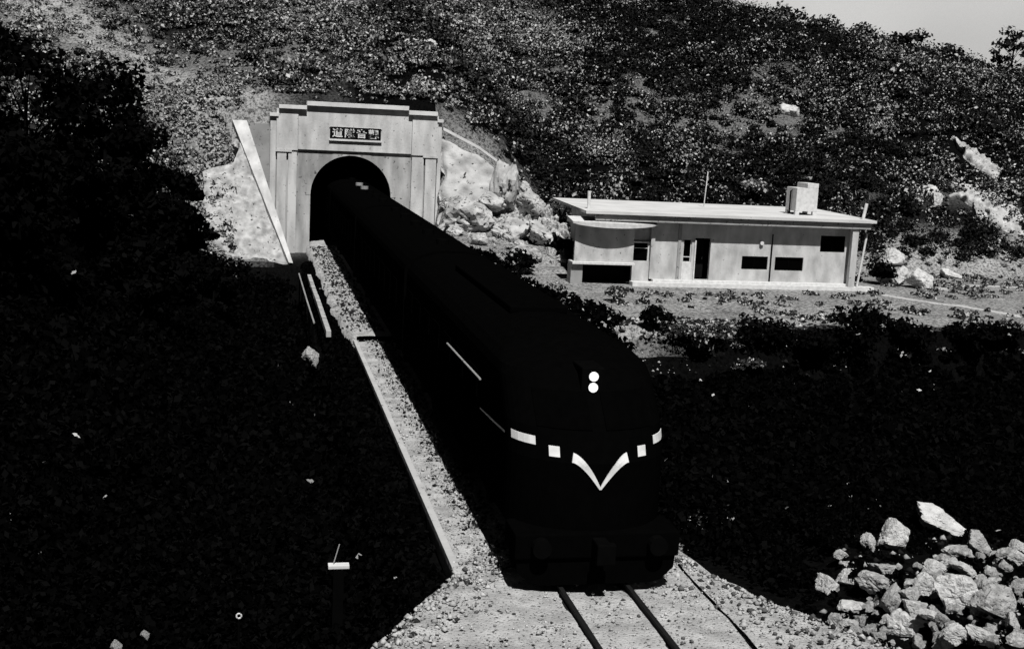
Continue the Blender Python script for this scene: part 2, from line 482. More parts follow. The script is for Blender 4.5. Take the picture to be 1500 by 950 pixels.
# ------------------------------------------------------------------ tunnel portal
def portal():
    ox, oy = 5.7, 73.5
    R = empty('tunnel_portal', (ox, oy, -.1))
    tag(R, 'pale concrete railway tunnel portal with stepped coping and round arch', 'tunnel portal')
    org = (ox, oy, -.1)
    cx, rad, zs = 5.70, 2.37, 3.0
    y0, y1 = 73.62, 74.35
    N = 28
    arc = [(cx + rad * math.cos(math.pi * (1 - i / N)), zs + rad * math.sin(math.pi * (1 - i / N))) for i in range(N + 1)]
    # lower wall with the arch cut out
    m = MB(org)
    m.box(1.3, cx - rad, y0, y1, -.6, zs)
    m.box(cx + rad, 10.75, y0, y1, -.6, zs)
    zt = 5.62
    m.prism([(1.3, y0, zs), (cx - rad, y0, zs), (cx - rad, y0, zt), (1.3, y0, zt)], [(1.3, y1, zs), (cx - rad, y1, zs), (cx - rad, y1, zt), (1.3, y1, zt)])
    m.prism([(cx + rad, y0, zs), (10.75, y0, zs), (10.75, y0, zt), (cx + rad, y0, zt)], [(cx + rad, y1, zs), (10.75, y1, zs), (10.75, y1, zt), (cx + rad, y1, zt)])
    for i in range(N):
        (xa, za), (xb, zb) = arc[i], arc[i + 1]
        m.add([(xa, y0, za), (xb, y0, zb), (xb, y0, zt), (xa, y0, zt), (xa, y1, za), (xb, y1, zb), (xb, y1, zt), (xa, y1, zt)],
              [(0, 1, 2, 3), (7, 6, 5, 4), (0, 4, 5, 1), (3, 2, 6, 7)])
    m.build('wall', M['concrete_d'], R)
    # arch ring of voussoirs set slightly proud
    m = MB(org)
    for i in range(N):
        (xa, za), (xb, zb) = arc[i], arc[i + 1]
        k = 1 + .30 / rad
        o_ = lambda x_, z_: (cx + (x_ - cx) * k, zs + (z_ - zs) * k)
        (xc, zc), (xd, zd) = o_(xb, zb), o_(xa, za)
        g = .003
        m.prism([(xa, y0 - .02, za), (xb, y0 - .02, zb), (xc, y0 - .02, zc), (xd, y0 - .02, zd)], [(xa, y0 + .1, za), (xb, y0 + .1, zb), (xc, y0 + .1, zc), (xd, y0 + .1, zd)])
    m.build('arch_ring', M['concrete_d'], R)
    # lining running into the hill
    m = MB(org)
    pr = [(cx - rad, -.5), (cx - rad, zs)] + arc[1:-1] + [(cx + rad, zs), (cx + rad, -.5)]
    n = len(pr)
    vs, fs = [], []
    stations = [74.0, 75, 80, 90, 112]
    for s in stations: vs += [(a, s, b) for a, b in pr]
    for s in range(len(stations) - 1):
        fs += [(s * n + k, s * n + k + 1, (s + 1) * n + k + 1, (s + 1) * n + k) for k in range(n - 1)]
    fs.append(tuple((len(stations) - 1) * n + k for k in range(n)))
    m.add(vs, fs)
    m.build('lining', M['soot'], R)
    # frieze, standing a little forward of the lower wall and throwing the thin shadow line
    MB(org).box(2.55, 9.2, 73.47, 74.33, 5.62, 8.16).build('frieze', M['concrete'], R, bevel=.015)
    # pilasters
    for x0, x1, lab in ((1.36, 1.90, 0), (2.0, 2.5, 0), (9.24, 9.95, 0), (10.05, 10.70, 0)):
        m = MB(org)
        m.box(x0, x1, 73.36, 74.3, -.5, 5.45)
        m.build('pilaster', M['concrete'], R, bevel=.015)
    MB(org).box(1.30, 2.54, 73.40, 74.31, 5.56, 7.92).build('corner_block', M['concrete'], R, bevel=.015)
    MB(org).box(9.21, 10.76, 73.40, 74.31, 5.56, 7.92).build('corner_block', M['concrete'], R, bevel=.015)
    MB(org).box(1.27, 2.2, 73.30, 74.30, 5.45, 5.56).build('pilaster_cap', M['concrete'], R)
    MB(org).box(9.9, 10.8, 73.30, 74.30, 5.45, 5.56).build('pilaster_cap', M['concrete'], R)
    MB(org).box(.95, 1.295, 73.5, 74.3, -.5, 7.45).build('end_pier', M['concrete'], R, bevel=.015)
    MB(org).box(10.765, 11.0, 73.5, 74.3, -.5, 7.55).build('end_pier', M['concrete'], R, bevel=.015)
    # copings
    for x0, x1, z0, z1, fwd in ((3.02, 8.95, 8.165, 8.42, 73.22), (1.42, 3.01, 7.93, 8.15, 73.2), (8.96, 10.68, 7.93, 8.18, 73.2), (.9, 1.41, 7.46, 7.66, 73.32), (10.69, 11.05, 7.56, 7.75, 73.32)):
        MB(org).box(x0, x1, fwd, 74.5, z0, z1).build('coping', M['concrete_w'], R, bevel=.012)
    # name plaque: dark slab, pale ledge below, four raised characters
    p = MB(org).box(4.38, 7.36, 73.41, 73.47, 6.34, 7.02).build('plaque', M['plaque'], R)
    MB(org).box(4.33, 7.41, 73.33, 73.47, 6.22, 6.325).build('plaque_ledge', M['concrete_w'], p)
    m = MB(org)
    m.box(4.33, 7.41, 73.385, 73.405, 7.02, 7.06)
    m.build('plaque_edge', M['concrete_w'], p)
    try:
        cu = bpy.data.curves.new('lettering', 'FONT')
        cu.body = '\u9053\u96a7\u97f3\u89c0'
        cu.size, cu.space_character = .60, 1.22
        cu.extrude, cu.offset = .012, .013
        cu.align_x, cu.align_y = 'CENTER', 'CENTER'
        o = bpy.data.objects.new('lettering', cu)
        COL.objects.link(o)
        bpy.context.view_layer.update()
        me = bpy.data.meshes.new_from_object(o.evaluated_get(bpy.context.evaluated_depsgraph_get()))
        bpy.data.objects.remove(o)
        co = np.array([v.co for v in me.vertices])
        c = (co.max(0) + co.min(0)) / 2
        sx = 2.72 / (co[:, 0].max() - co[:, 0].min())
        for v in me.vertices:
            a = (v.co.x - c[0]) * sx; b = (v.co.y - c[1]) * .9; d = v.co.z
            v.co = (5.87 + a - ox, 73.397 - d - oy, 6.68 + b + .1)
        me.materials.clear()
        bm = bmesh.new(); bm.from_mesh(me); bmesh.ops.recalc_face_normals(bm, faces=bm.faces); bm.to_mesh(me); bm.free()
        link_mesh('lettering', me, M['white'], p)
    except Exception as e:
        print('lettering failed', e)
portal()

# wing walls
def quad_slab(name, org, pts, back, mat, parent, n=1):
    m = MB(org)
    m.prism(pts, [(p[0] + back[0], p[1] + back[1], p[2] + back[2]) for p in pts])
    return m.build(name, mat, parent)
W = empty('wing_wall', (-.5, 70, -.3))
tag(W, 'pale sloping concrete wing wall left of the tunnel portal with a white coping', 'wing wall')
og = (-.5, 70, -.3)
def rough_slab(name, org, top, bot, mat, parent, amp=.12, nu=60, nv=40, out=(0, -.75, .6), ragged=.25, seed=0, oct_=4):
    """uneven revetment between an upper and a lower line, closed at its rim towards the ground behind"""
    def along(line, t):
        line = np.array(line, float)
        return np.array([np.interp(t, np.linspace(0, 1, len(line)), line[:, k]) for k in range(3)])
    o_ = np.array(out) / np.linalg.norm(out)
    G = []
    for i in range(nu + 1):
        u_ = i / nu
        row = []
        for k in range(nv + 1):
            w_ = k / nv
            p = along(top, u_) * (1 - w_) + along(bot, u_) * w_
            q3 = Vector((p[0] * 1.3 + seed, p[1] * 1.3, p[2] * 1.3))
            e = mnoise.fractal(q3, .75 if oct_ > 4 else 1.0, 2.0, oct_) * amp + amp * .5 * (1 - 2 * min(1, mnoise.voronoi(q3 * 1.5)[0][0] * 2))
            rim = max(0, 1 - min(i, nu - i) / 3, 1 - min(k, nv - k) / 3)
            side = mnoise.noise(q3 * .9) * ragged * rim * (1 - u_ ** 3)
            p = p + o_ * (e - .5 * rim * rim) + np.array([side, 0, side * .5])
            row.append(p)
        G += row
    n = nv + 1
    v = [p - np.array(org) for p in G]
    f = [(i * n + k, (i + 1) * n + k, (i + 1) * n + k + 1, i * n + k + 1) for i in range(nu) for k in range(nv)]
    rimi = [i * n for i in range(nu + 1)] + [nu * n + k for k in range(1, n)] + [i * n + nv for i in range(nu - 1, -1, -1)] + [k for k in range(nv - 1, 0, -1)]
    b = len(v)
    v += [v[i] - o_ * .8 for i in rimi]
    m_ = len(rimi)
    f += [(rimi[i], rimi[(i + 1) % m_], b + (i + 1) % m_, b + i) for i in range(m_)]
    return np_mesh(name, np.array(v), np.array(f), None, mat, parent)
rough_slab('slope_face', og, [(-2.9, 71.0, 4.35), (-2.2, 71.5, 4.75), (-1.2, 71.7, 5.0), (-.72, 73.2, 6.85), (-.42, 73.3, 6.95)],
           [(-2.6, 69.2, 1.8), (-1.7, 67.9, .1), (-.3, 67.0, -1.2), (1.0, 67.1, -1.0), (2.2, 67.3, -.7)], M['slope'], W, amp=.16, ragged=.8)
cp = MB(og)
cl = [((-.38, 73.2, 7.14), (-1.20, 73.2, 7.14)), ((2.2, 67.3, -.33), (1.98, 67.32, -.31))]
for (a1, a2), (b1, b2) in zip(cl, cl[1:]):
    quad = [a1, a2, b2, b1]
    cp.prism(quad, [(p[0], p[1] + .3, p[2] - .3) for p in quad])
cp.build('coping', M['concrete'], W)
quad_slab('return_wall', og, [(-.2, 73.75, 7.0), (.94, 73.75, 7.0), (.94, 73.75, -.6), (-.2, 73.75, -.6)], (0, .4, 0), M['concrete_g'], W)
quad_slab('return_wall', og, [(-.44, 73.74, 6.9), (.3, 73.0, 4.9), (2.16, 67.5, -.6), (.9, 73.74, -.6)], (-.05, .3, -.4), M['concrete_g'], W)
W = empty('wing_wall', (13, 73, 0))
tag(W, 'pale rubble masonry wing wall stepping down right of the tunnel portal', 'wing wall')
og = (13, 73, 0)
rough_slab('masonry_face', og, [(11.02, 73.5, 7.12), (13.2, 73.25, 6.0), (15.0, 73.0, 4.8), (16.3, 72.8, 3.2)],
           [(11.02, 71.7, .2), (13, 71.6, 1.3), (15, 71.5, 1.6), (16.6, 71.6, 1.5)], M['masonry'], W, amp=.17, ragged=.5, seed=9)
quad_slab('coping', og, [(11.06, 73.4, 7.12), (13.2, 73.05, 6.12), (15.0, 72.75, 4.92), (15.0, 72.75, 5.08), (13.2, 73.05, 6.29), (11.06, 73.4, 7.30)], (.05, .7, 0), M['concrete_w'], W)

o = rough_slab('crag', (15, 71, 1.5), [(11.1, 72.0, 2.6), (13, 72.0, 3.1), (15, 72.4, 4.2), (16.6, 72.3, 3.5), (18.6, 71.8, 2.0)],
               [(11.1, 69.4, 1.3), (13, 68.9, 1.1), (15, 68.7, 1.1), (17, 68.7, .8), (19, 69.2, .2)], M['crag'], None, amp=.62, nu=170, nv=90, ragged=1.4, seed=21, oct_=7)
o.location = (15, 71, 1.5)
tag(o, 'craggy pale rock cutting between the masonry wing wall and the house', 'rock')

# ------------------------------------------------------------------ station building beside the line
def house():
    ox, oy = 23.5, 59.3
    R = empty('flat_roofed_house', (ox, oy, 0)); org = (ox, oy, 0)
    tag(R, 'long low pale house with a flat white roof on the terrace beside the tunnel', 'house')
    yf, yb, th = 59.3, 67.2, .2
    holes = dict(window_a=(24.73, 26.16, .89, 1.57), window_b=(26.56, 28.14, .87, 1.57), high=(29.02, 30.42, 1.9, 2.75),
                 side=(21.52, 21.96, 1.16, 2.35), door=(22.14, 22.98, .3, 2.42))
    def holed(x0, x1, z0, z1, hs):
        m = MB(org)
        X = sorted({x0, x1} | {a for h in hs for a in h[:2]}); Z = sorted({z0, z1} | {a for h in hs for a in h[2:]})
        for a, b in zip(X, X[1:]):
            run = []
            for c, d in zip(Z, Z[1:]):
                mx_, mz = (a + b) / 2, (c + d) / 2
                if any(h[0] < mx_ < h[1] and h[2] < mz < h[3] for h in hs): continue
                if run and abs(run[-1][1] - c) < 1e-6: run[-1][1] = d
                else: run.append([c, d])
            for c, d in run: m.box(a, b, yf, yf + th, c, d)
        return m
    holed(19.95, 30.62, .28, 3.44, list(holes.values())).build('front_wall', M['plaster'], R)
    MB(org).box(17.6, 17.8, 60.6, yb, -.1, 3.44).box(30.62, 30.82, 59.3, yb, -.1, 3.44).box(17.8, 30.62, yb - .2, yb, -.1, 3.44).build('side_wall', M['plaster'], R)
    MB(org).box(19.75, 19.95, 59.2, 66.9, .28, 3.44).build('party_wall', M['plaster'], R)
    MB(org).box(21.2, 21.36, 59.24, 59.298, .28, 3.2).build('wall_strip', M['concrete_g'], R)
    MB(org).box(16.3, 30.6, 60.52, 67, -.2, .26).build('floor_slab', M['dark_in'], R)
    # left bay: counter, opening under it, block and window
    m = MB(org)
    m.box(15.75, 18.82, 59.12, 59.29, 1.105, 3.06)
    m.box(18.85, 19.74, 59.3, 59.5, .05, 1.16)
    m.box(18.82, 19.74, 59.5, 59.7, 2.16, 3.4)
    m.build('bay_wall', M['plaster'], R)
    MB(org).box(15.6, 16.2, 59.05, 59.75, -.2, .979).build('counter_pier', M['concrete_g'], R)
    MB(org).box(15.6, 18.84, 58.82, 59.7, .98, 1.10).build('counter', M['white'], R, bevel=.01)
    MB(org).box(16.2, 18.82, 60.4, 60.5, -.2, .98).build('counter_recess', M['dark_in'], R)
    w_ = MB(org).box(18.9, 19.7, 59.52, 59.56, 1.17, 2.12).build('window', M['glass_d'], R)
    MB(org).box(18.83, 19.73, 59.36, 59.5, 2.08, 2.15).box(18.83, 18.89, 59.4, 59.5, 1.17, 2.08).box(19.66, 19.73, 59.4, 59.5, 1.17, 2.08).box(18.89, 19.66, 59.42, 59.48, 1.8, 1.83).build('frame', M['white'], w_)
    # canopy over the bay, bowed towards the line
    N = 16
    top, bot = [], []
    for i in range(N + 1):
        t = i / N
        x = 15.45 + 4.45 * t
        bow = .34 + .40 * math.sin(math.pi * min(1, .12 + .88 * t)) ** .8
        top.append((x, 59.1 - bow, 3.10 + .03 * math.cos(t * 3))); bot.append((x, 59.1 - bow + .02, 3.10 - .06 - .19 * math.sin(math.pi * t) ** .6))
    m = MB(org)
    n = N + 1
    vs = top + bot + [(p[0], 59.8, 3.30) for p in top] + [(p[0], 59.8, 3.02) for p in top]
    fs = []
    for i in range(N):
        fs += [(i, i + 1, n + i + 1, n + i), (i, 2 * n + i, 2 * n + i + 1, i + 1), (n + i, n + i + 1, 3 * n + i + 1, 3 * n + i), (2 * n + i, 3 * n + i, 3 * n + i + 1, 2 * n + i + 1)]
    fs += [(0, n, 3 * n, 2 * n), (N, 2 * n + N, 3 * n + N, n + N)]
    m.add(vs, fs)
    m.build('canopy', M['white'], R)
    # roof slab with tapered left end, recessed fascia
    out = [(16.05, 58.45), (31.65, 58.45), (32.4, 67.8), (16.75, 68.4)]
    MB(org).prism([(a, b, 3.53) for a, b in out], [(a, b, 3.67) for a, b in out]).build('roof', M['roof'], R)
    MB(org).box(16.6, 31.45, 58.62, 58.85, 3.20, 3.528).box(31.2, 31.45, 58.85, 67, 3.2, 3.528).build('fascia', M['fascia'], R)
    MB(org).box(17.9, 31.2, 58.86, 66.9, 3.445, 3.527).build('soffit', M['concrete_g'], R)
    # plinth, windows, door
    MB(org).box(18.75, 32.0, 58.72, 59.29, -.25, .16).box(19.9, 31.0, 59.0, 59.297, .162, .279).build('plinth', M['white'], R, bevel=.01)
    for k in ('window_a', 'window_b', 'high', 'side'):
        a, b, c, d = holes[k]
        wn = MB(org).box(a, b, yf + .13, yf + .15, c, d).build('window', M['glass_d'], R)
        e = .04
        m = MB(org)
        m.box(a, b, yf + .07, yf + .125, c, c + e).box(a, b, yf + .07, yf + .125, d - e, d).box(a, a + e, yf + .07, yf + .125, c + e, d - e).box(b - e, b, yf + .07, yf + .125, c + e, d - e)
        if k != 'side': m.box((a + b) / 2 - .02, (a + b) / 2 + .02, yf + .08, yf + .12, c + e, d - e)
        else: m.box(a + e, b - e, yf + .08, yf + .12, 1.42, 1.46)
        m.build('frame', M['black2'] if k != 'side' else M['concrete_w'], wn)
    MB(org).box(21.46, 21.98, 59.255, 59.298, .285, 1.15).build('door_panel', M['white'], R)
    d_ = MB(org).box(22.2, 22.92, 60.1, 60.15, .3, 2.38).build('door', M['dark_in'], R)
    MB(org).tube([(22.84, 60.06, 1.25), (22.84, 60.06, 1.4)], .02, 6).build('handle', M['concrete_g'], d_)
    MB(org).box(22.10, 22.17, 59.22, 59.4, .3, 2.3).build('door_jamb', M['white'], R)
    MB(org).tube([(26.3, 59.22, 2.75), (26.3, 59.22, .3)], .035, 8).build('downpipe', M['black2'], R)
    MB(org).tube([(31.45, 59.0, 2.95), (31.12, 58.95, .2)], .055, 8).build('downpipe', M['white'], R)
    MB(org).box(30.50, 30.84, 58.72, 58.98, .16, 3.2).build('porch_post', M['concrete'], R)
    MB(org).tube([(25.72, 59.15, 2.27), (25.72, 59.29, 2.27)], .10, 10).build('wall_lamp', M['white'], R)
    MB(org).tube([(16.65, 60.2, 3.66), (16.63, 60.2, 4.55)], .085, 8).build('vent_pipe', M['white'], R)
    MB(org).tube([(31.35, 59.4, 3.66), (31.48, 59.4, 4.5)], .085, 8).build('vent_pipe', M['white'], R)
    MB(org).tube([(24.6, 65, 3.66), (24.7, 65, 5.6)], .03, 6).build('aerial', M['concrete'], R)
house()
R = empty('water_tank', (29, 61.5, 3.67)); og = (29, 61.5, 3.67)
tag(R, 'pale box shaped water tank standing on feet on the white house roof', 'water tank')
MB(og).box(28.2, 29.42, 60.9, 62.2, 3.87, 5.10).build('tank_body', M['tank'], R, bevel=.02)
MB(og).box(28.78, 29.42, 60.9, 62.2, 5.104, 5.36).build('tank_lid', M['tank'], R, bevel=.02)
MB(og).tube([(28.12, 61.5, 3.7), (28.12, 61.5, 4.9), (28.25, 61.5, 5.0)], .04, 6).build('inlet_pipe', M['black2'], R)
for x in (28.2, 29.2):
    for y in (60.9, 62.0):
        MB(og).box(x, x + .22, y, y + .2, 3.672, 3.869).build('foot', M['white'], R)

# ------------------------------------------------------------------ train
HW, NY = 1.385, 18.95
PL = 1.15
def off(z):
    if z < 2.2: return 0.0
    if z < 2.7: return .22 * (z - 2.2) / .5
    if z < 3.5: return .22 + .85 * (z - 2.7) / .8
    return 1.07 + 1.5 * min(1, (z - 3.5) / .45)
def nose(x, z, y0=NY):
    a = min(1, abs(x) / HW)
    return y0 + off(z) + PL * (1 - math.sqrt(max(0, 1 - a * a)))
def half_w(z):
    return HW if z < 3.35 else HW * math.sqrt(max(0.02, 1 - ((z - 3.35) / .62) ** 2))
def body_mesh(name, parent, org, y0, y1, nosed, mat):
    zs_ = [1.0, 1.3, 1.8, 2.2, 2.45, 2.7, 3.0, 3.2, 3.35, 3.5, 3.65, 3.78, 3.88, 3.95]
    v, f = [], []
    K = 24
    for z in zs_:
        hw = half_w(z)
        ring = []
        for k in range(K + 1):
            t = math.pi * (k / K) - math.pi / 2
            x = hw * math.sin(t)
            y = nose(x / hw * HW, z, y0) if nosed else y0
            ring.append((TX + x, y, z))
        ring += [(TX + hw, y1, z), (TX, y1, z), (TX - hw, y1, z)]
        v += ring
    n = K + 4
    for i in range(len(zs_) - 1):
        f += [(i * n + k, i * n + (k + 1) % n, (i + 1) * n + (k + 1) % n, (i + 1) * n + k) for k in range(n)]
    f += [tuple(range(n - 1, -1, -1)), tuple((len(zs_) - 1) * n + k for k in range(n))]
    return MB(org).add(v, f).build(name, mat, parent)
def patch(name, outline_rows, mat, parent, org, gap=.012, thick=.02):
    """rows of (x,z) pairs laid on the nose, given thickness"""
    m = MB(org)
    fr = [[(TX + x, nose(x, z) - gap - thick, z) for x, z in row] for row in outline_rows]
    bk = [[(TX + x, nose(x, z) - gap + thick * .5, z) for x, z in row] for row in outline_rows]
    n, c = len(fr), len(fr[0])
    vs = [p for row in fr for p in row] + [p for row in bk for p in row]
    b = n * c
    fs = []
    for i in range(n - 1):
        for k in range(c - 1):
            a = i * c + k
            fs += [(a, a + 1, a + c + 1, a + c), (b + a, b + a + c, b + a + c + 1, b + a + 1)]
        for k in (0, c - 1):
            a = i * c + k
            fs.append((a, a + c, b + a + c, b + a))
    for i in (0, n - 1):
        for k in range(c - 1):
            a = i * c + k
            fs.append((a, a + 1, b + a + 1, b + a))
    return m.add(vs, fs).build(name, mat, parent)
def bogie(parent, org, yc):
    m = MB(org)
    for s in (-1, 1):
        m.box(TX + s * .95 - .06, TX + s * .95 + .06, yc - 1.5, yc + 1.5, .42, .72)
        for d in (-1.05, 1.05): m.box(TX + s * .95 - .12, TX + s * .95 + .12, yc + d - .16, yc + d + .16, .30, .62)
    m.box(TX - .9, TX + .9, yc - .25, yc + .25, .45, .8)
    b = m.build('bogie', M['black2'], parent)
    for d in (-1.05, 1.05):
        m = MB(org)
        for s in (-1, 1): m.tube([(TX + s * .585 - .05, yc + d, .48), (TX + s * .585 + .05, yc + d, .48)], .43, 20)
        m.tube([(TX - .8, yc + d, .48), (TX + .8, yc + d, .48)], .07, 8)
        m.build('wheelset', M['rail'], b)
def loco():
    y1 = 34.6
    org = (TX, 26, 0)
    R = empty('diesel_locomotive', org)
    tag(R, 'black rounded diesel locomotive with white V mark and two stacked headlights', 'locomotive')
    body_mesh('body', R, org, NY, y1, True, M['black'])
    # V of the nose: two sweeping arms that thin towards the point
    for s in (-1, 1):
        rows_ = []
        for i in range(13):
            t = i / 12
            x = s * .475 * (1 - t) ** 1.0
            z = 2.29 - .52 * t ** 1.55
            hw_ = .062 * (1 - t) ** .8 + .014
            dx, dz = -.475, -.52 * 1.55 * max(t, .02) ** .55
            L_ = math.hypot(dx, dz)
            nx_, nz = s * -dz / L_, dx / L_
            rows_.append([(x + nx_ * hw_ * k_, z + nz * hw_ * k_) for k_ in (-1, 0, 1)])
        patch('nose_chevron', rows_, M['stripe'], R, org)
        def rect(xa, xb, za, zb, nm, mat):
            X = np.linspace(xa, xb, 5)
            return patch(nm, [[(s * x, za) for x in X], [(s * x, (za + zb) / 2) for x in X], [(s * x, zb) for x in X]], mat, R, org)
        rect(.675, .84, 2.28, 2.44, 'marker_lamp', M['stripe'])
        rect(1.03, 1.345, 2.42, 2.55, 'front_stripe', M['stripe'])
        rect(.12, 1.0, 2.72, 3.25, 'windscreen', M['glass_d'])
    # side stripe behind the left corner and a pale rail drawn for the glint along the cab
    MB(org).add([(TX - HW - .012, a, b) for a, b in ((20.2, 2.42), (20.2, 2.46), (21.2, 2.39), (21.2, 2.35), (22.6, 2.27), (22.6, 2.30))],
                [(0, 1, 2, 3), (3, 2, 5, 4)]).build('side_stripe', M['stripe'], R)
    for o in ():
        pass
    MB(org).tube([(TX - HW - .05, 22.5, 2.87), (TX - HW - .05, 26.6, 2.80)], .022, 6).build('side_glint_rail', M['concrete_g'], R)  # pale rail added to paint the glint on the side
    for y in np.arange(23, 33.5, 1.7):
        MB(org).box(TX - HW - .02, TX - HW + .02, y, y + 1.0, 2.42, 2.95).build('side_window', M['glass_d'], R)
        MB(org).box(TX + HW - .02, TX + HW + .02, y, y + 1.0, 2.42, 2.95).build('side_window', M['glass_d'], R)
    # stacked headlights in a dark housing set into the slanted brow
    yh = nose(0, 3.36) - .05
    hs = MB(org).box(TX - .2, TX + .2, yh - .06, yh + .6, 3.18, 3.66).build('headlight_housing', M['black2'], R, bevel=.03)
    for z in (3.325, 3.515):
        MB(org).tube([(TX, yh - .115, z), (TX, yh - .10, z), (TX, yh - .05, z)], .082, 18).build('headlight', M['lamp'], hs)
        rim = [(TX + .088 * math.cos(a), yh - .085, z + .088 * math.sin(a)) for a in np.linspace(0, 2 * math.pi, 25)]
        MB(org).tube(rim, .008, 6).build('lamp_rim', M['black2'], hs)
    # buffer beam, skirt with rounded foot, coupler, steps
    MB(org).box(TX - 1.42, TX + 1.42, NY - .12, NY + .75, .62, 1.05).build('buffer_beam', M['black'], R, bevel=.03)
    ol = [(-1.38, .62), (-1.36, .4), (-1.15, .2), (-.95, .14), (.95, .14), (1.15, .2), (1.36, .4), (1.38, .62)]
    MB(org).prism([(TX + a, NY - .05 + .0 * b, b) for a, b in ol], [(TX + a, NY + .5, b) for a, b in ol]).build('pilot', M['black'], R)
    MB(org).box(TX - .12, TX + .12, NY - .5, NY - .1, .72, .98).box(TX - .16, TX + .16, NY - .62, NY - .48, .66, 1.02).build('coupler', M['black2'], R, bevel=.03)
    for s in (-1, 1):
        MB(org).tube([(TX + s * 1.0, NY - .3, .85), (TX + s * 1.0, NY - .13, .85)], .16, 14).build('buffer', M['black2'], R)
    MB(org).box(TX - 1.3, TX + 1.3, NY + .5, y1, .85, .998).box(TX - 1.25, TX + 1.25, 25, 29.5, .3, .849).build('underframe', M['black2'], R)
    MB(org).box(TX - .6, TX + .6, 24, 31, 3.9, 4.06).build('roof_hatch', M['black'], R, bevel=.04)
    bogie(R, org, 22.0); bogie(R, org, 31.8)
def coach(y0, y1, label):
    org = (TX, (y0 + y1) / 2, 0)
    R = empty('passenger_coach', org)
    tag(R, label, 'railway coach', 'coaches behind the locomotive')
    body_mesh('body', R, org, y0, y1, False, M['black'])
    for s in (-1, 1):
        for y in np.arange(y0 + 1.8, y1 - 2, 1.75):
            MB(org).box(TX + s * HW - .02, TX + s * HW + .02, y, y + 1.1, 2.0, 2.85).build('window', M['glass_d'], R)
    MB(org).box(TX - 1.3, TX + 1.3, y0 + .2, y1 - .2, .85, .998).build('underframe', M['black2'], R)
    for i, y in enumerate(np.arange(y0 + 2, y1 - 1, 3.2)):
        MB(org).tube([(TX, y, 3.9), (TX, y, 4.1)], .2, 12).build('roof_vent', M['concrete_g'] if 62 < y < 73 else M['black2'], R)  # paler vents near the mouth paint glints on the roof
    MB(org).box(TX - .45, TX + .45, y0 - .3, y0, 1.0, 3.2).build('gangway', M['black2'], R)
    bogie(R, org, y0 + 3); bogie(R, org, y1 - 3)
loco()
coach(35.2, 52.6, 'black railway coach next behind the locomotive')
coach(53.2, 70.6, 'black railway coach halfway out of the tunnel mouth')
coach(71.2, 88.6, 'dark railway coach still inside the tunnel arch')

# ------------------------------------------------------------------ rocks
def rock_mesh(seed, flat=1.0, sub=4):
    rg = random.Random(seed)
    bm = bmesh.new()
    bmesh.ops.create_icosphere(bm, subdivisions=sub, radius=1)
    planes = []
    for _ in range(11):
        n = Vector((rg.gauss(0, 1), rg.gauss(0, 1), rg.gauss(0, 1))).normalized()
        planes.append((n, rg.uniform(.45, .95)))
    o = Vector((seed * 3.1, seed * 1.7, 0))
    for v in bm.verts:
        d = v.co.normalized()
        r = min([1.15] + [h / d.dot(n) for n, h in planes if d.dot(n) > .05])
        p = d * r
        crack = abs(mnoise.noise(p * 2.3 + o))
        v.co = d * (r + .10 * mnoise.fractal(p * 2.6 + o, .9, 2.1, 5) - .10 * max(0, .12 - crack) / .12)
    xs_ = [v.co for v in bm.verts]
    for a in range(3):
        lo, hi = min(p[a] for p in xs_), max(p[a] for p in xs_)
        for v in bm.verts: v.co[a] = (v.co[a] - (lo + hi) / 2) / (hi - lo)
    me = bpy.data.meshes.new('boulder')
    bm.to_mesh(me); bm.free()
    me.materials.append(None)
    return me
ROCKS = [rock_mesh(s) for s in range(11, 21)]
def rock(px, py, wpx, hpx, label=None, group=None, name='boulder', tilt=0.0, mat='rock', var=None, depth=1.0, cat='rock', dist=None, sink=.12, k=[0]):
    """px,py = middle of the stone in the photograph; it is set down on the ground that lies there"""
    if dist is None: p, s = hit(px, py + hpx * .42)
    else:
        p = np.array([0, 0, CAM_H]) + ray(px, py + hpx * .42) / ray(px, py)[1] * dist; s = F_PX / (dist / ray(px, py)[1])
    w_, h_ = wpx / s, hpx / s
    k[0] += 1
    src = ROCKS[(var if var is not None else k[0]) % len(ROCKS)]
    me = src.copy(); me.materials.clear(); me.materials.append(M[mat])
    o = bpy.data.objects.new(name, me)
    COL.objects.link(o)
    dpt = depth * (w_ * .5 + h_ * .5)
    w_, h_ = w_ * 1.1, h_ * 1.1
    o.scale = (w_, dpt, h_ * 1.12)
    o.rotation_euler = (random.uniform(-.15, .15), tilt, random.uniform(-.35, .35))
    o.location = (p[0], p[1] + dpt * .25, p[2] + h_ * .5 - sink * h_)
    tag(o, label, cat, group)
    return o
RUB = 'rubble boulders at the foot of the bank'
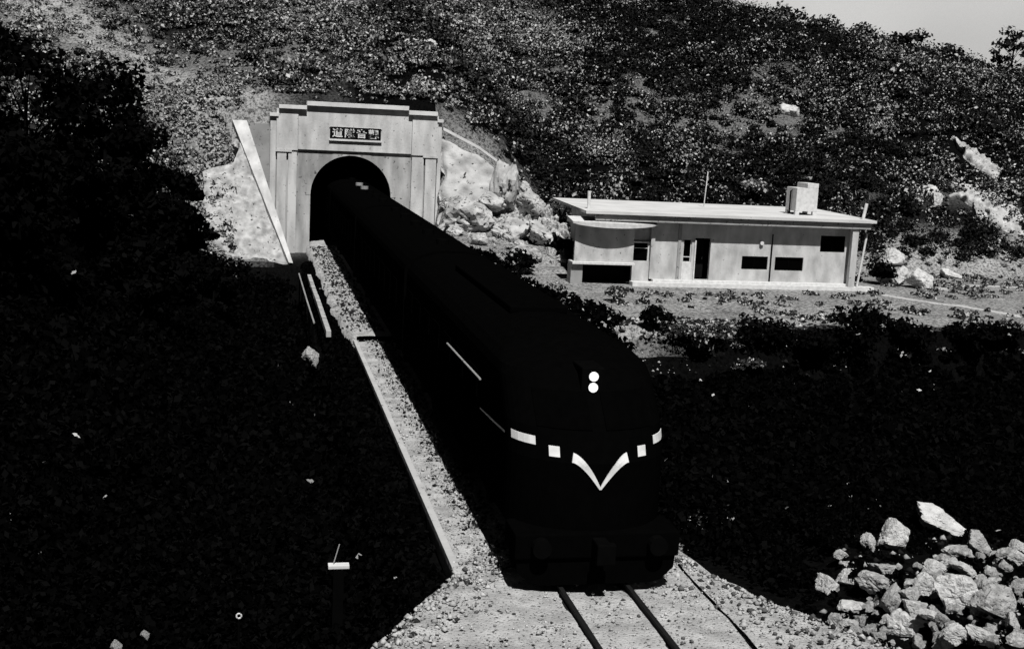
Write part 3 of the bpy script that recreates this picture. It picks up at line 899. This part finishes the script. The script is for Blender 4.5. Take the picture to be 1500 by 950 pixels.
for a in [
    (1392, 771, 92, 36, 'largest slab of the rubble, grooved along its length, topmost in the heap', .25, 21.4),
    (1314, 787, 44, 44, 'upright blunt block standing on top of the rubble beside the grooved slab', .1),
    (1274, 797, 22, 27, 'narrow upright stone just left of the blunt upright block', .2),
    (1235, 813, 24, 13, 'small flat stone at the far left tip of the rubble', 0),
    (1249, 829, 24, 10, 'thin flake lying right below the small flat stone', .15),
    (1243, 847, 30, 26, 'rounded lump on the left flank of the rubble above the leaning sliver', .1),
    (1214, 862, 36, 22, 'leaning sliver of stone at the left edge of the rubble', .75),
    (1288, 859, 54, 28, 'broad tilted stone in the middle of the rubble left flank', .3),
    (1253, 891, 50, 19, 'long flat loaf shaped stone lying low on the left of the rubble', .05),
    (1406, 811, 42, 18, 'thin dark edged slab under the grooved top slab', .45),
    (1442, 801, 48, 28, 'weathered broken stone at the right end of the grooved slab', .4),
    (1493, 804, 26, 22, 'squat stone cut by the photo edge on top of the heap', 0),
    (1418, 838, 46, 17, 'thin wedge of stone lying across the upper right of the rubble', .4),
    (1360, 860, 38, 34, 'rounded pale boulder left of the large white block', .1),
    (1407, 874, 58, 50, 'large white faceted block in the centre right of the rubble', .2),
    (1457, 883, 56, 50, 'large weathered boulder right of the white faceted block', .35),
    (1343, 893, 33, 22, 'small white brick shaped stone in the middle of the rubble', 0),
    (1329, 921, 46, 38, 'pale pointed block leaning at the bottom centre of the rubble', .6),
    (1311, 880, 26, 40, 'ragged dark stone between the loaf stone and the pale blocks', .5),
    (1493, 861, 26, 24, 'rounded stone at the photo edge beside the weathered boulder', 0),
    (1487, 914, 24, 26, 'small pale stone low at the photo edge', .3),
    (1375, 834, 42, 20, 'broken stone under the thin slab and above the white block', .2),
    (1370, 907, 46, 18, 'flat slab wedged below the large white block', .3),
    (1408, 932, 48, 28, 'broad low stone at the bottom edge under the white block', .2),
    (1443, 936, 48, 20, 'flat stone at the bottom edge right of the broad low stone', .4),
    (1490, 938, 30, 22, 'corner stone of the rubble at the bottom of the photo edge', .1),
    (1302, 838, 46, 18, 'crumbled grey stone in the upper middle of the rubble', .1)]:
    rock(*a[:4], label=a[4], group=RUB, tilt=a[5], dist=a[6] if len(a) > 6 else None, mat='rock_g' if ('weathered' in a[4] or 'grey' in a[4] or 'ragged' in a[4] or 'tilted' in a[4]) else 'rock')
rs = random.Random(21)
for i in range(240):
    t = rs.random()
    px = 1210 + 290 * rs.random() ** .8
    py = rs.uniform(max(805, 935 - (px - 1180) * .62), 948)
    sz = 5 + 17 * rs.random() ** 2.2
    rock(px, py, sz * rs.uniform(1, 1.7), sz, 'small broken stone among the larger blocks of the rubble heap', 'small broken stones of the rubble', name='stone', tilt=rs.uniform(-.5, .5), mat=rs.choice(['rock', 'rock_g', 'rock_g']))
for a in [
    (690, 322, 66, 46, 'big rounded pale boulder right of the portal foot', 0), (742, 272, 42, 60, 'tall pale rock rib above the boulders right of the portal', .2),
    (750, 338, 52, 36, 'pale boulder between the rounded boulder and the house', .3), (800, 348, 56, 30, 'grey boulder just left of the house', .3),
    (722, 296, 50, 26, 'ledge of pale rock above the big rounded boulder', .2), (778, 298, 44, 30, 'broken grey rock under the hillside left of the house roof', .2),
    (772, 372, 46, 22, 'low grey boulder in front of the tall rocks left of the house', .1), (670, 300, 30, 22, 'small pale block close to the portal pier', 0)]:
    rock(*a[:4], label=a[4], group='boulders between portal and house', tilt=a[5], dist=70.6 if a[1] < 310 else None, mat='crag')
rz = random.Random(33)
for i in range(46):
    px, py = rz.uniform(655, 830), 0
    py = rz.uniform(np.interp(px, [655, 740, 830], [300, 255, 320]), np.interp(px, [655, 740, 830], [335, 385, 395]))
    sz = 6 + 15 * rz.random() ** 2
    rock(px, py, sz * rz.uniform(1, 1.8), sz, 'small broken rock on the craggy slope between portal and house', 'broken rocks between portal and house', name='stone', tilt=rz.uniform(-.5, .5), mat='crag')
for a in [
    (1312, 379, 34, 26, 'round speckled boulder on the slope right of the house', 0), (1350, 411, 38, 30, 'white cloven boulder at the foot of the slope right of the house', 0),
    (1322, 406, 18, 26, 'narrow white stone leaning beside the cloven boulder', .5), (1298, 412, 24, 12, 'low pale stone between the house and the cloven boulder', 0),
    (1356, 281, 34, 17, 'long pale stone high on the slope above the house end', -.2), (1373, 295, 16, 20, 'small white block right below the long pale stone', .2),
    (1445, 193, 28, 13, 'white slab near the top of the right slope', .5), (1160, 163, 34, 18, 'pale rock patch high above the house', 0),
    (1288, 186, 26, 14, 'pale stone on the upper slope above the house end', .2), (1395, 402, 30, 14, 'grey stone at the foot of the right slope', 0),
    (1225, 290, 16, 10, 'small pale stone behind the roof tank', 0), (632, 66, 24, 14, 'pale stone on the slope high above the portal', .1)]:
    rock(*a[:4], label=a[4], group='stones on the hillside', tilt=a[5], mat='rock')
for lab, tp, bt in (
        ('long pale rock band slanting down the right hillside', [(1394, 204), (1425, 222), (1468, 256)], [(1399, 217), (1424, 242), (1460, 268)]),
        ('broad ragged pale outcrop at the right edge of the slope', [(1388, 270), (1428, 276), (1470, 298), (1503, 318)], [(1394, 290), (1424, 304), (1460, 334), (1503, 356)]),
        ('thin rib of rock hanging below the broad outcrop', [(1420, 296), (1434, 300)], [(1432, 326), (1450, 338)]),
        ('small pale ledge above the broad outcrop by the photo edge', [(1462, 272), (1490, 284)], [(1464, 280), (1492, 294)])):
    up_ = lambda line: [hit(*p)[0] + np.array([0, -.25, .35]) for p in line]
    og_ = tuple(hit(*tp[0])[0])
    o = rough_slab('rock_outcrop', og_, up_(tp), up_(bt), M['crag_p'], None, amp=.26, nu=90, nv=30, ragged=.55, seed=len(lab), oct_=7)
    o.location = og_
    tag(o, lab, 'rock', 'rock outcrop on the right slope')

# ------------------------------------------------------------------ vegetation
def leaf_cloud(centers, radii, per, size, tones, rg, squash=.8, up_bias=.25, thin=.22):
    """quads spread through ellipsoids; returns verts, quads, tone"""
    n = int(per.sum())
    idx = np.repeat(np.arange(len(centers)), per)
    d = rg.normal(size=(n, 3)); d /= np.linalg.norm(d, axis=1)[:, None]
    d[:, 2] = np.abs(d[:, 2]) * (1 - up_bias) + up_bias * d[:, 2]
    rr = rg.random(n) ** .45
    p = centers[idx] + d * (radii[idx] * rr)[:, None] * np.array([1, 1, squash])
    nrm = rg.normal(size=(n, 3)) + d * .7 + np.array([0, -.1, .45]); nrm /= np.linalg.norm(nrm, axis=1)[:, None]
    a = np.cross(nrm, rg.normal(size=(n, 3))); a /= np.linalg.norm(a, axis=1)[:, None] + 1e-9
    b = np.cross(nrm, a)
    s = size[idx] * (.6 + .8 * rg.random(n))
    a *= (s * .5)[:, None]; b *= (s * (thin + .2 * rg.random(n)))[:, None]
    v = np.stack([p - a, p + b, p + a, p - b], 1).reshape(-1, 3)
    q = np.arange(4 * n).reshape(-1, 4)
    return v, q, tones(idx, n, rg)

def scrub(name, label, cat, pts, rad, per, size, tones, seed, kind='stuff', squash=.8):
    rg = np.random.default_rng(seed)
    z = height(pts[:, 0], pts[:, 1])
    c = np.column_stack([pts, z + rad * .15])
    v, q, t = leaf_cloud(c, rad, per, size, lambda i, n, g: tones(pts[i], n, g), rg, squash)
    return tag(np_mesh(name, v, q, t, M['leaf']), label, cat, kind=kind)

def sample(rg, n, x0, x1, y0, y1, keep):
    p = np.column_stack([x0 + (x1 - x0) * rg.random(n), y0 + (y1 - y0) * rg.random(n)])
    return p[keep(p[:, 0], p[:, 1], rg.random(n))]

def heap_place(rg, n):
    x, y = 9.3 + 7.0 * rg.random(n), 15.5 + 6.0 * rg.random(n)
    k = (x > np.interp(y, [15, 17, 18.4, 19.8, 22], [11.2, 9.9, 9.6, 9.9, 11.5])) & (rg.random(n) < .35 + .65 * fbm(x, y, .8))
    x, y = x[k], y[k]
    return np.stack([x, y, height(x, y) + .01], -1)
tag(stones('rubble_chips', 2000, heap_place, .015, .10, lambda g, n: np.where(g.random(n) < .75, .01, .2 + .25 * g.random(n)), 88),
    'chips and gravel lying between the blocks of the rubble heap', 'gravel', kind='stuff')
# hillside scrub behind portal and house
rg = np.random.default_rng(40)
BARE = [(hit(*a)[0][:2], hit(*b)[0][:2]) for a, b in (((1396, 216), (1466, 268)), ((1392, 288), (1440, 316)), ((1440, 316), (1503, 362)), ((1150, 172), (1172, 172)))]
def bare(x, y):
    d2 = np.full(np.shape(x), 1e9)
    for (xa, ya), (xb, yb) in BARE:
        ux, uy = xb - xa, yb - ya
        t = np.clip(((x - xa) * ux + (y - ya) * uy) / (ux * ux + uy * uy + 1e-6), 0, 1)
        d2 = np.minimum(d2, (x - xa - t * ux) ** 2 + (y - ya - t * uy) ** 2)
    return d2 < .55
def keep_hill(x, y, u):
    toe = np.interp(x, TOE_X, TOE_Y)
    ok = (y > toe + 1.5) & ~((x > .2) & (x < 11.6) & (y < 75.6)) & ~((x > -4) & (x < 1) & (y < 75)) & ~((x > 10.5) & (x < 16.6) & (y < 75.5))
    strip = strip_w(x, y, 3.4)
    dens = 1 - 1.0 * strip - .3 * (fbm(x, y, 6.) > .66)
    dens = dens * np.where((x < 12) & (y < 86), .75, 1)
    ok = ok & ~bare(x, y)
    return ok & (u < dens) & (y < 122) & (x < y * .95 + 8) & (x > -y * .28 - 4)
pts = sample(rg, 16000, -40, 110, 66, 122, keep_hill)
n = len(pts)
rad = .40 + .80 * rg.random(n) ** 1.8
rad[:420] = 1.2 + .9 * rg.random(420)
sp = rg.random(n)
DARK = []
for a_, b_, r_ in (((585, 15), (745, 190), 3.0), ((975, 50), (1060, 55), 4.0), ((770, 200), (815, 265), 2.2), ((1040, 130), (1130, 110), 3.5), ((1060, 225), (1120, 240), 2.5), ((1250, 215), (1330, 235), 2.5), ((930, 180), (960, 260), 2.0), ((1300, 330), (1420, 345), 2.0)):
    DARK.append((hit(*a_)[0][:2], hit(*b_)[0][:2], r_))
def hill_tones(p, m, g):
    x, y = p[:, 0], p[:, 1]
    big, small = fbm(x, y, 8.), fbm(x + 31, y, 1.5)
    open_ = ss(20, 8, x - (y - 75) * .35)                   # thinner, paler growth above the portal
    pale = np.clip(.14 + .36 * open_ + 1.1 * (big - .47) + .9 * (small - .5), .015, .72)
    for (xa, ya), (xb, yb), r_ in DARK:                      # patches of dense shadow, put into the leaf tone
        ux, uy = xb - xa, yb - ya
        t = np.clip(((x - xa) * ux + (y - ya) * uy) / (ux * ux + uy * uy + 1e-6), 0, 1)
        d2 = (x - xa - t * ux) ** 2 + (y - ya - t * uy) ** 2
        pale = pale * (1 - .9 * np.exp(-d2 / r_ ** 2))
    return np.where(g.random(m) < pale, .11 + .46 * g.random(m) ** 1.2, .003 + (.024 + .07 * open_) * g.random(m) ** 2)  # pale share of the leaves paints the sunlit speckle
scrub('hillside_scrub', 'dense dark scrub with sunlit leaf flecks painted pale, covering the hillside behind the portal and house', 'scrub',
      pts, rad, (100 + 125 * rad).astype(int), .14 + .16 * sp ** 2, hill_tones, 41)
rg = np.random.default_rng(43)
tf = sample(rg, 20000, -24, 100, 66, 116, lambda x, y, u: ~bare(x, y) & (x < y * .95 + 5) & (y > np.interp(x, TOE_X, TOE_Y) + .6) & ~((x > -.9) & (x < 11.2) & (y < 75.4)) & ~((x > 10.5) & (x < 16.6) & (y < 75.2)) & (u < .85) & (x > -y * .28 - 4))
ext = sample(rg, 1300, -8, -.6, 66, 77, lambda x, y, u: (x < -.9) | (y > 74))
tf = np.vstack([tf, ext])
rad = .12 + .22 * rg.random(len(tf))
scrub('dry_grass', 'dry grass tufts on the slope above the portal', 'grass', tf, rad, np.full(len(tf), 20), np.full(len(tf), .19),
      lambda p, m, g: np.where(g.random(m) < .44 + .34 * np.maximum(strip_w(p[:, 0], p[:, 1], 3.4), (p[:, 1] < 77) & (p[:, 0] < 0)), .14 + .34 * g.random(m), .004 + .03 * g.random(m)), 44, squash=.9)

# dark undergrowth left of the line and in the gully on the right
rg = np.random.default_rng(50)
def dark_tones(sun_fleck):
    return lambda p, m, g: np.where(g.random(m) < sun_fleck * (fbm(p[:, 0], p[:, 1], 2.2) > .52), .25 + .3 * g.random(m), .0008 + .003 * g.random(m) ** 2)  # rare pale leaves stand in for sunlit flecks
pts = sample(rg, 5400, -24, 3.2, 12, 67, lambda x, y, u: (x < np.interp(y, [12, 19, 21, 43, 45, 62, 66, 67], [-.8, 2.4, 3.1, 3.1, 2.1, 1.9, 1.5, -.4])) & (x > -y * .22 - 6) & ~((x > -9) & (y < 16)))
rad = .5 + .7 * rg.random(len(pts))
ext = np.vstack([sample(rg, 900, 1.8, 3.35, 19.6, 43.5, lambda x, y, u: x < 3.3), sample(rg, 500, 2.9, 3.2, 43.0, 67, lambda x, y, u: u < 2), sample(rg, 250, 2.2, 2.6, 43.0, 62, lambda x, y, u: u < 2)])
pts = np.vstack([pts, ext]); rad = np.concatenate([rad, np.full(len(ext), .75)])
rad = np.where(pts[:, 0] > 1.6, rad * np.interp(pts[:, 0], [1.6, 3.1], [.8, .4]) * np.where(pts[:, 0] > 2.85, np.interp(pts[:, 1], [42, 44], [1, .8]), 1), rad)
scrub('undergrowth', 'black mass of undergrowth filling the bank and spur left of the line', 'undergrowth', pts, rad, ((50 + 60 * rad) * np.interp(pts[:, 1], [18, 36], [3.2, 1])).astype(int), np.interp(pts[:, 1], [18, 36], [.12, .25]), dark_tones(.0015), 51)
pts = sample(rg, 5200, 8.6, 50, 20, 44.0, lambda x, y, u: (x > np.interp(y, [20, 22, 26, 47], [9.2, 8.9, 8.8, 8.8])) & ~((x > 9.6) & (y < 23.6)) & (x < y * .78 + 3))
rad = .55 + .6 * rg.random(len(pts))
ext = sample(rg, 1500, 11, 50, 43.5, 46.2, lambda x, y, u: (x < y * .95) & (y < np.interp(x, [13, 20, 23], [45.3, 45.6, 46.2])))
pts = np.vstack([pts, ext]); rad = np.concatenate([rad, np.interp(ext[:, 1], [43.5, 46.2], [.6, .25])])
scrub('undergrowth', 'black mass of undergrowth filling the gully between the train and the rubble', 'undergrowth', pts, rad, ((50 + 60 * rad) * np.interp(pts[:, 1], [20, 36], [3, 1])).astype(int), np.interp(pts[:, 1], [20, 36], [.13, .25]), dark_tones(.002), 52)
pts = sample(rg, 900, 8.4, 14.6, 46, 66, lambda x, y, u: x < 14.2 - .12 * (y - 46) + u)
rad = .25 + .3 * rg.random(len(pts))
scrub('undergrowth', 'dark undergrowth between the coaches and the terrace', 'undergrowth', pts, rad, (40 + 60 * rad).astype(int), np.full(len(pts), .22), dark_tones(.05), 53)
pts = sample(rg, 700, 9.4, 17, 15.5, 24.2, lambda x, y, u: (x > np.interp(y, [15, 17, 18.4, 19.8, 24], [11.4, 10.2, 9.3, 8.8, 8.8])))
rad = np.interp(pts[:, 1], [20, 24], [.13, .45]) * (.7 + .6 * rg.random(len(pts)))
scrub('undergrowth', 'low black weeds growing between the rubble blocks', 'undergrowth', pts, rad, np.full(len(pts), 70), np.full(len(pts), .10), dark_tones(.004), 55)
def bank_place(rg, n):
    x, y = 13.6 + 11 * rg.random(n), 44.8 + 4.2 * rg.random(n)
    return np.stack([x, y, height(x, y) + .02], -1)
tag(stones('bank_rubble', 700, bank_place, .03, .17, lambda g, n: np.where(g.random(n) < .65, .012, .25 + .3 * g.random(n)), 89),
    'rubble and stones tipped over the bank below the house', 'rubble', kind='stuff')
# weeds on the terrace
pts = sample(rg, 3600, 13, 62, 46, 67, lambda x, y, u: (u < np.clip((fbm(x, y, 3.) - .40) * 3.4, 0.02, 1) * np.where(y < 51, 1.1, .55)) & ~((x > 15) & (x < 32.5) & (y > 58)) & (x < y * .95))
rad = .14 + .3 * rg.random(len(pts)) ** 2
scrub('weeds', 'low weeds and grass tufts dotted over the terrace before the house', 'weeds', pts, rad, (18 + 60 * rad).astype(int), np.full(len(pts), .17),
      lambda p, m, g: np.where(g.random(m) < .45, .12 + .35 * g.random(m), .005 + .02 * g.random(m)), 54, squash=.6)

def bush(x, y, rad, label, tone, seed, leaf=.24, n=420, sun_fleck=0.0, group=None, squash=.9, name='bush', zoff=0.0):
    rg = np.random.default_rng(seed)
    z = float(height(x, y))
    k = 7
    c = np.column_stack([rg.normal(0, rad * .42, k), rg.normal(0, rad * .42, k), rad * (.35 + .5 * rg.random(k))])
    r = rad * (.5 + .3 * rg.random(k))
    v, q, t = leaf_cloud(c, r, np.full(k, n // k), np.full(k, leaf), lambda i, m, g: np.where(g.random(m) < sun_fleck, .3 + .2 * g.random(m), tone * (.5 + g.random(m))), rg, squash)  # sunlit flecks put in as pale leaf tones
    R = empty(name, (x, y, z + zoff)); tag(R, label, 'bush', group)
    np_mesh('foliage', v, q, t, M['leaf'], R)
    m = MB()
    for i in range(5):
        a = rg.random() * 6.28
        m.tube([(0, 0, -.15), (c[i][0] * .5, c[i][1] * .5, c[i][2] * .6), tuple(c[i])], .03, 5, .01)
    m.build('stem', M['wood'], R)
for i, (px, py, rad, lab, fl) in enumerate([
    (1125, 516, 1.15, 'tall black bush at the terrace edge in front of the house middle', .004), (1268, 512, 1.4, 'round black bush at the terrace edge in front of the house right end', .004),
    (1195, 524, .9, 'lower black bush between the two round bushes at the terrace edge', .004), (1400, 512, .9, 'black bush on the right part of the terrace edge', .01),
    (958, 480, .6, 'thin dark bush at the left end of the terrace edge', .05), (1335, 514, 1.0, 'black bush right of the round terrace bush', .01),
    (1470, 512, 1.0, 'dark bush at the terrace edge by the photo border', .02), (1018, 520, .6, 'speckled bush under the terrace edge below the doorway', .12),
    (755, 398, .9, 'dark twiggy bush beside the coach roof left of the house', .05), (1238, 420, .5, 'small dark bush against the plinth at the right end of the house', .02),
    (820, 372, .8, 'dark bush against the left end of the house', .03), (1287, 416, 1.0, 'black bush added as the shade beside the right end of the house', .01), (1105, 292, .01, '', 0)]):  # black bush by the right house end is added as shade
    if not lab: continue
    p, s = hit(px, py)
    bush(p[0], p[1], rad, lab, .003, 60 + i, sun_fleck=fl, n=1500, leaf=.20, group='bushes of the terrace')
for i, (px, py, rad, tone, fl, lab) in enumerate([
    (1040, 790, .42, .05, .22, 'small grey speckled shrub right of the locomotive front'), (1052, 768, .3, .05, .25, 'small pale shrub behind the speckled shrub right of the locomotive'),
    (990, 812, .22, .06, .3, 'little pale weed clump at the right corner of the gravel bed'),
    (985, 505, .8, .03, .16, 'grey leaved scrub on the bank under the left end of the terrace'), (1040, 505, .75, .03, .2, 'pale flecked scrub on the bank under the house door'),
    (1095, 548, .5, .03, .15, 'single flecked shrub low on the bank in the gully'), (900, 440, .5, .03, .2, 'flecked shrub on the terrace before the counter opening')]):
    p, s = hit(px, py)
    bush(p[0], p[1], rad, lab, tone, 160 + i, sun_fleck=fl, n=900, leaf=.14 if py < 700 else .07, group='flecked shrubs beside the line')
p, s = hit(140, 292)
bush(p[0], p[1], .55, 'pale leaved bush alone in the black slope on the left', .16, 90, n=260, sun_fleck=.3, zoff=.7)
p, s = hit(1105, 296, tmin=66)
bush(p[0], p[1], 1.0, 'pale rounded bush on the slope behind the house roof', .10, 91, n=420, sun_fleck=.3, zoff=.3)

def tree(x, y, h, cr, label, tone, seed, leaf=.3, n=2600, group=None, lean=0.0, clumps=16, sun_fleck=0.0, spread=.6, base=.35):
    rg = np.random.default_rng(seed)
    z = float(height(x, y)) - .1
    R = empty('tree', (x, y, z)); tag(R, label, 'tree', group)
    m = MB()
    top = Vector((lean * h, 0, h * .8))
    m.tube([(0, 0, 0), (lean * h * .3, .05, h * .28), (lean * h * .6, -.04, h * .55), tuple(top)], .045 * h * .5 + .04, 8, .03)
    cs = []
    for i in range(clumps):
        t = base + (1.02 - base) * rg.random()
        a = rg.random() * 6.283
        rr = cr * (.35 + .65 * rg.random()) * math.sin(math.pi * min(.97, max(.18, (t - base) / (1.1 - base) * .8 + .2))) ** .7
        c = (lean * h * t + rr * math.cos(a) * spread * 1.5, rr * math.sin(a) * spread * 1.5, h * t)
        cs.append(c)
        t0 = max(.2, t - .25)
        m.tube([(lean * h * t0, 0, h * t0 * .95), ((c[0] + lean * h * t0) / 2, c[1] / 2, h * (t0 + t) / 2 - .05), c], .02 * h * .25 + .012, 5, .008)
    m.build('trunk', M['wood'], R)
    k = len(cs)
    v, q, t = leaf_cloud(np.array(cs), cr * (.26 + .24 * rg.random(k)), np.full(k, n // k), np.full(k, leaf),
                         lambda i, mm, g: np.where(g.random(mm) < sun_fleck, .25 + .3 * g.random(mm), tone * (.4 + 1.2 * g.random(mm))), rg, .8, .8)  # pale leaves painted in as sunlit flecks
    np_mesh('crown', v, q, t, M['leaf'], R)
GT = 'dark trees of the thicket on the left'
for i, (x, y, h, cr, lab) in enumerate([
    (-7.6, 45, 6.5, 2.6, 'tall black tree at the top of the left thicket nearest the pale slope'), (-10.8, 41, 6.5, 2.8, 'black broad tree in the upper left corner of the thicket'),
    (-5.0, 49, 4.3, 1.9, 'black tree on the edge of the thicket above the wing wall'), (-3.3, 52, 3.2, 1.5, 'small black tree leaning towards the pale wing wall'),
    (-6.4, 37, 4.5, 2.1, 'black tree in the middle of the left thicket'), (-12.5, 48, 8.5, 3.0, 'tallest black tree behind the others in the upper left corner'),
    (-8.2, 32, 4.0, 2.0, 'black tree low in the thicket at the left photo edge'), (-1.6, 55, 2.6, 1.3, 'short black tree below the pale slope beside the line'),
    (-3.6, 43, 3.4, 1.7, 'black tree in the thicket below the tree by the wing wall'),
    (-5.8, 52, 7.2, 2.4, 'tall black tree rising against the pale strip of the hillside'), (-4.5, 55, 6.2, 2.0, 'slim black tree between the tall tree and the wing wall'), (-3.5, 57.5, 5.0, 1.6, 'black tree just left of the pale wing wall slope'),
    (-3.0, 59, 3.4, 1.5, 'black tree overlapping the left rim of the pale slope'), (-5.2, 60, 4.6, 1.8, 'black tree in front of the pale grass strip left of the portal')]):
    tree(x, y, h, cr, lab, .0025, 100 + i, group=GT, sun_fleck=0.0, n=3000, leaf=.28)
p = np.array([0, 0, CAM_H]) + ray(1482, 96) / ray(1482, 96)[1] * 106
tree(p[0], 106, 4.4, 2.0, 'open crowned tree on the skyline at the right photo edge', .02, 130, n=800, clumps=14, leaf=.36, sun_fleck=.05, spread=.75)
for i, (px, lab) in enumerate([(1150, 'leafy shrub on the ridge line where it leaves the photo top'), (1205, 'rounded shrub on the first hump of the ridge'), (1262, 'shrub on the ridge right of the first hump'), (1330, 'shrub on the second hump of the ridge'), (1395, 'low shrub near the right end of the ridge')]):
    py = np.interp(px, [1120, 1175, 1220, 1250, 1300, 1360, 1440], [0, 18, 20, 34, 50, 70, 95])
    p = np.array([0, 0, CAM_H]) + ray(px, py + 8) / ray(px, py + 8)[1] * 108
    bush(p[0], 108, 1.5, lab, .018, 140 + i, n=420, leaf=.36, sun_fleck=.08, group='shrubs along the ridge')

# ------------------------------------------------------------------ path and small things in the dark
def ribbon(name, pxs, wid, mat, lift=.03):
    pts = [hit(*p)[0] for p in pxs]
    v, q = [], []
    P = []
    for a, b in zip(pts, pts[1:]):
        for t in np.linspace(0, 1, 12, endpoint=False): P.append(a + (b - a) * t)
    P.append(pts[-1])
    P = np.array(P)
    T = np.gradient(P, axis=0); Nn = np.stack([-T[:, 1], T[:, 0]], -1); Nn /= np.linalg.norm(Nn, axis=1)[:, None]
    for i, p in enumerate(P):
        for k in np.linspace(-1, 1, 5):
            x, y = p[:2] + Nn[i] * k * wid * (.8 + .4 * vnoise(p[0], k, .9))
            v.append((x, y, float(height(x, y)) + lift - .05 * k * k))
    q = [(i * 5 + k, i * 5 + k + 1, (i + 1) * 5 + k + 1, (i + 1) * 5 + k) for i in range(len(P) - 1) for k in range(4)]
    return np_mesh(name, np.array(v), np.array(q), None, mat)
tag(ribbon('path', [(1262, 424), (1330, 438), (1400, 447), (1470, 458), (1499, 464)], .35, M['path']), 'pale beaten path leading right from the house', 'path', kind='structure')
tag(ribbon('path', [(1370, 424), (1430, 418), (1499, 421)], .5, M['path']), 'pale beaten path along the foot of the right slope', 'path', kind='structure')

def at(px, py, y):
    d = ray(px, py); return np.array([0, 0, CAM_H]) + d / d[1] * y
p = at(495, 607, 35.5)
R = empty('marker_post', (p[0], 35.5, float(height(p[0], 35.5)))); tag(R, 'thin dark post with a round white marker left of the line', 'marker post')
hz = p[2] - R.location.z
MB().tube([(0, 0, -.2), (0, 0, hz)], .03, 6).build('post', M['black2'], R)
MB().tube([(0, -.06, hz), (0, -.03, hz)], .075, 14).build('disc', M['white'], R)
p = at(350, 901, 19.5)
R = empty('pipe_marker', (p[0], 19.5, float(height(p[0], 19.5)))); tag(R, 'open white ring on a dark stake in the black undergrowth at lower left', 'marker')
hz = p[2] - R.location.z
MB().tube([(0, .03, -.2), (0, .03, hz)], .02, 6).build('stake', M['black2'], R)
MB().tube([(.04 * math.cos(a), -.01, hz + .04 * math.sin(a)) for a in np.linspace(0, 6.28, 17)], .014, 6).build('ring', M['white'], R)
p = at(496, 827, 22.5)
R = empty('lever_frame', (p[0], 22.5, float(height(p[0], 22.5)))); tag(R, 'dark ground lever with a white foot board at lower left of the line', 'lever')
hz = p[2] - R.location.z
MB().box(-.2, .2, -.09, .09, hz - .05, hz + .02).build('foot_board', M['white'], R, bevel=.01)
MB().box(-.1, .1, -.08, .08, -.3, hz - .051).build('stand', M['black2'], R)
MB().tube([(-.1, 0, hz + .02), (.01, .05, hz + .4)], .011, 6).build('lever', M['concrete_g'], R)
for px, py, a, b, lab in ((455, 512, 26, 14, 'grey stone on the black bank below the low parapet'), (170, 940, 18, 10, 'pale stone at the bottom left of the black undergrowth'), (212, 925, 14, 6, 'thin pale stone in the lower left undergrowth')):
    p = at(px, py, 44 if py < 600 else 18.3)
    me = ROCKS[3].copy(); me.materials.clear(); me.materials.append(M['rock_g'])
    o = bpy.data.objects.new('stone', me); COL.objects.link(o)
    s = F_PX / (p[1])
    o.scale = (a / s, a / s, b / s * 2.4); o.location = (p[0], p[1], p[2] - b / s * .8)
    tag(o, lab, 'rock')
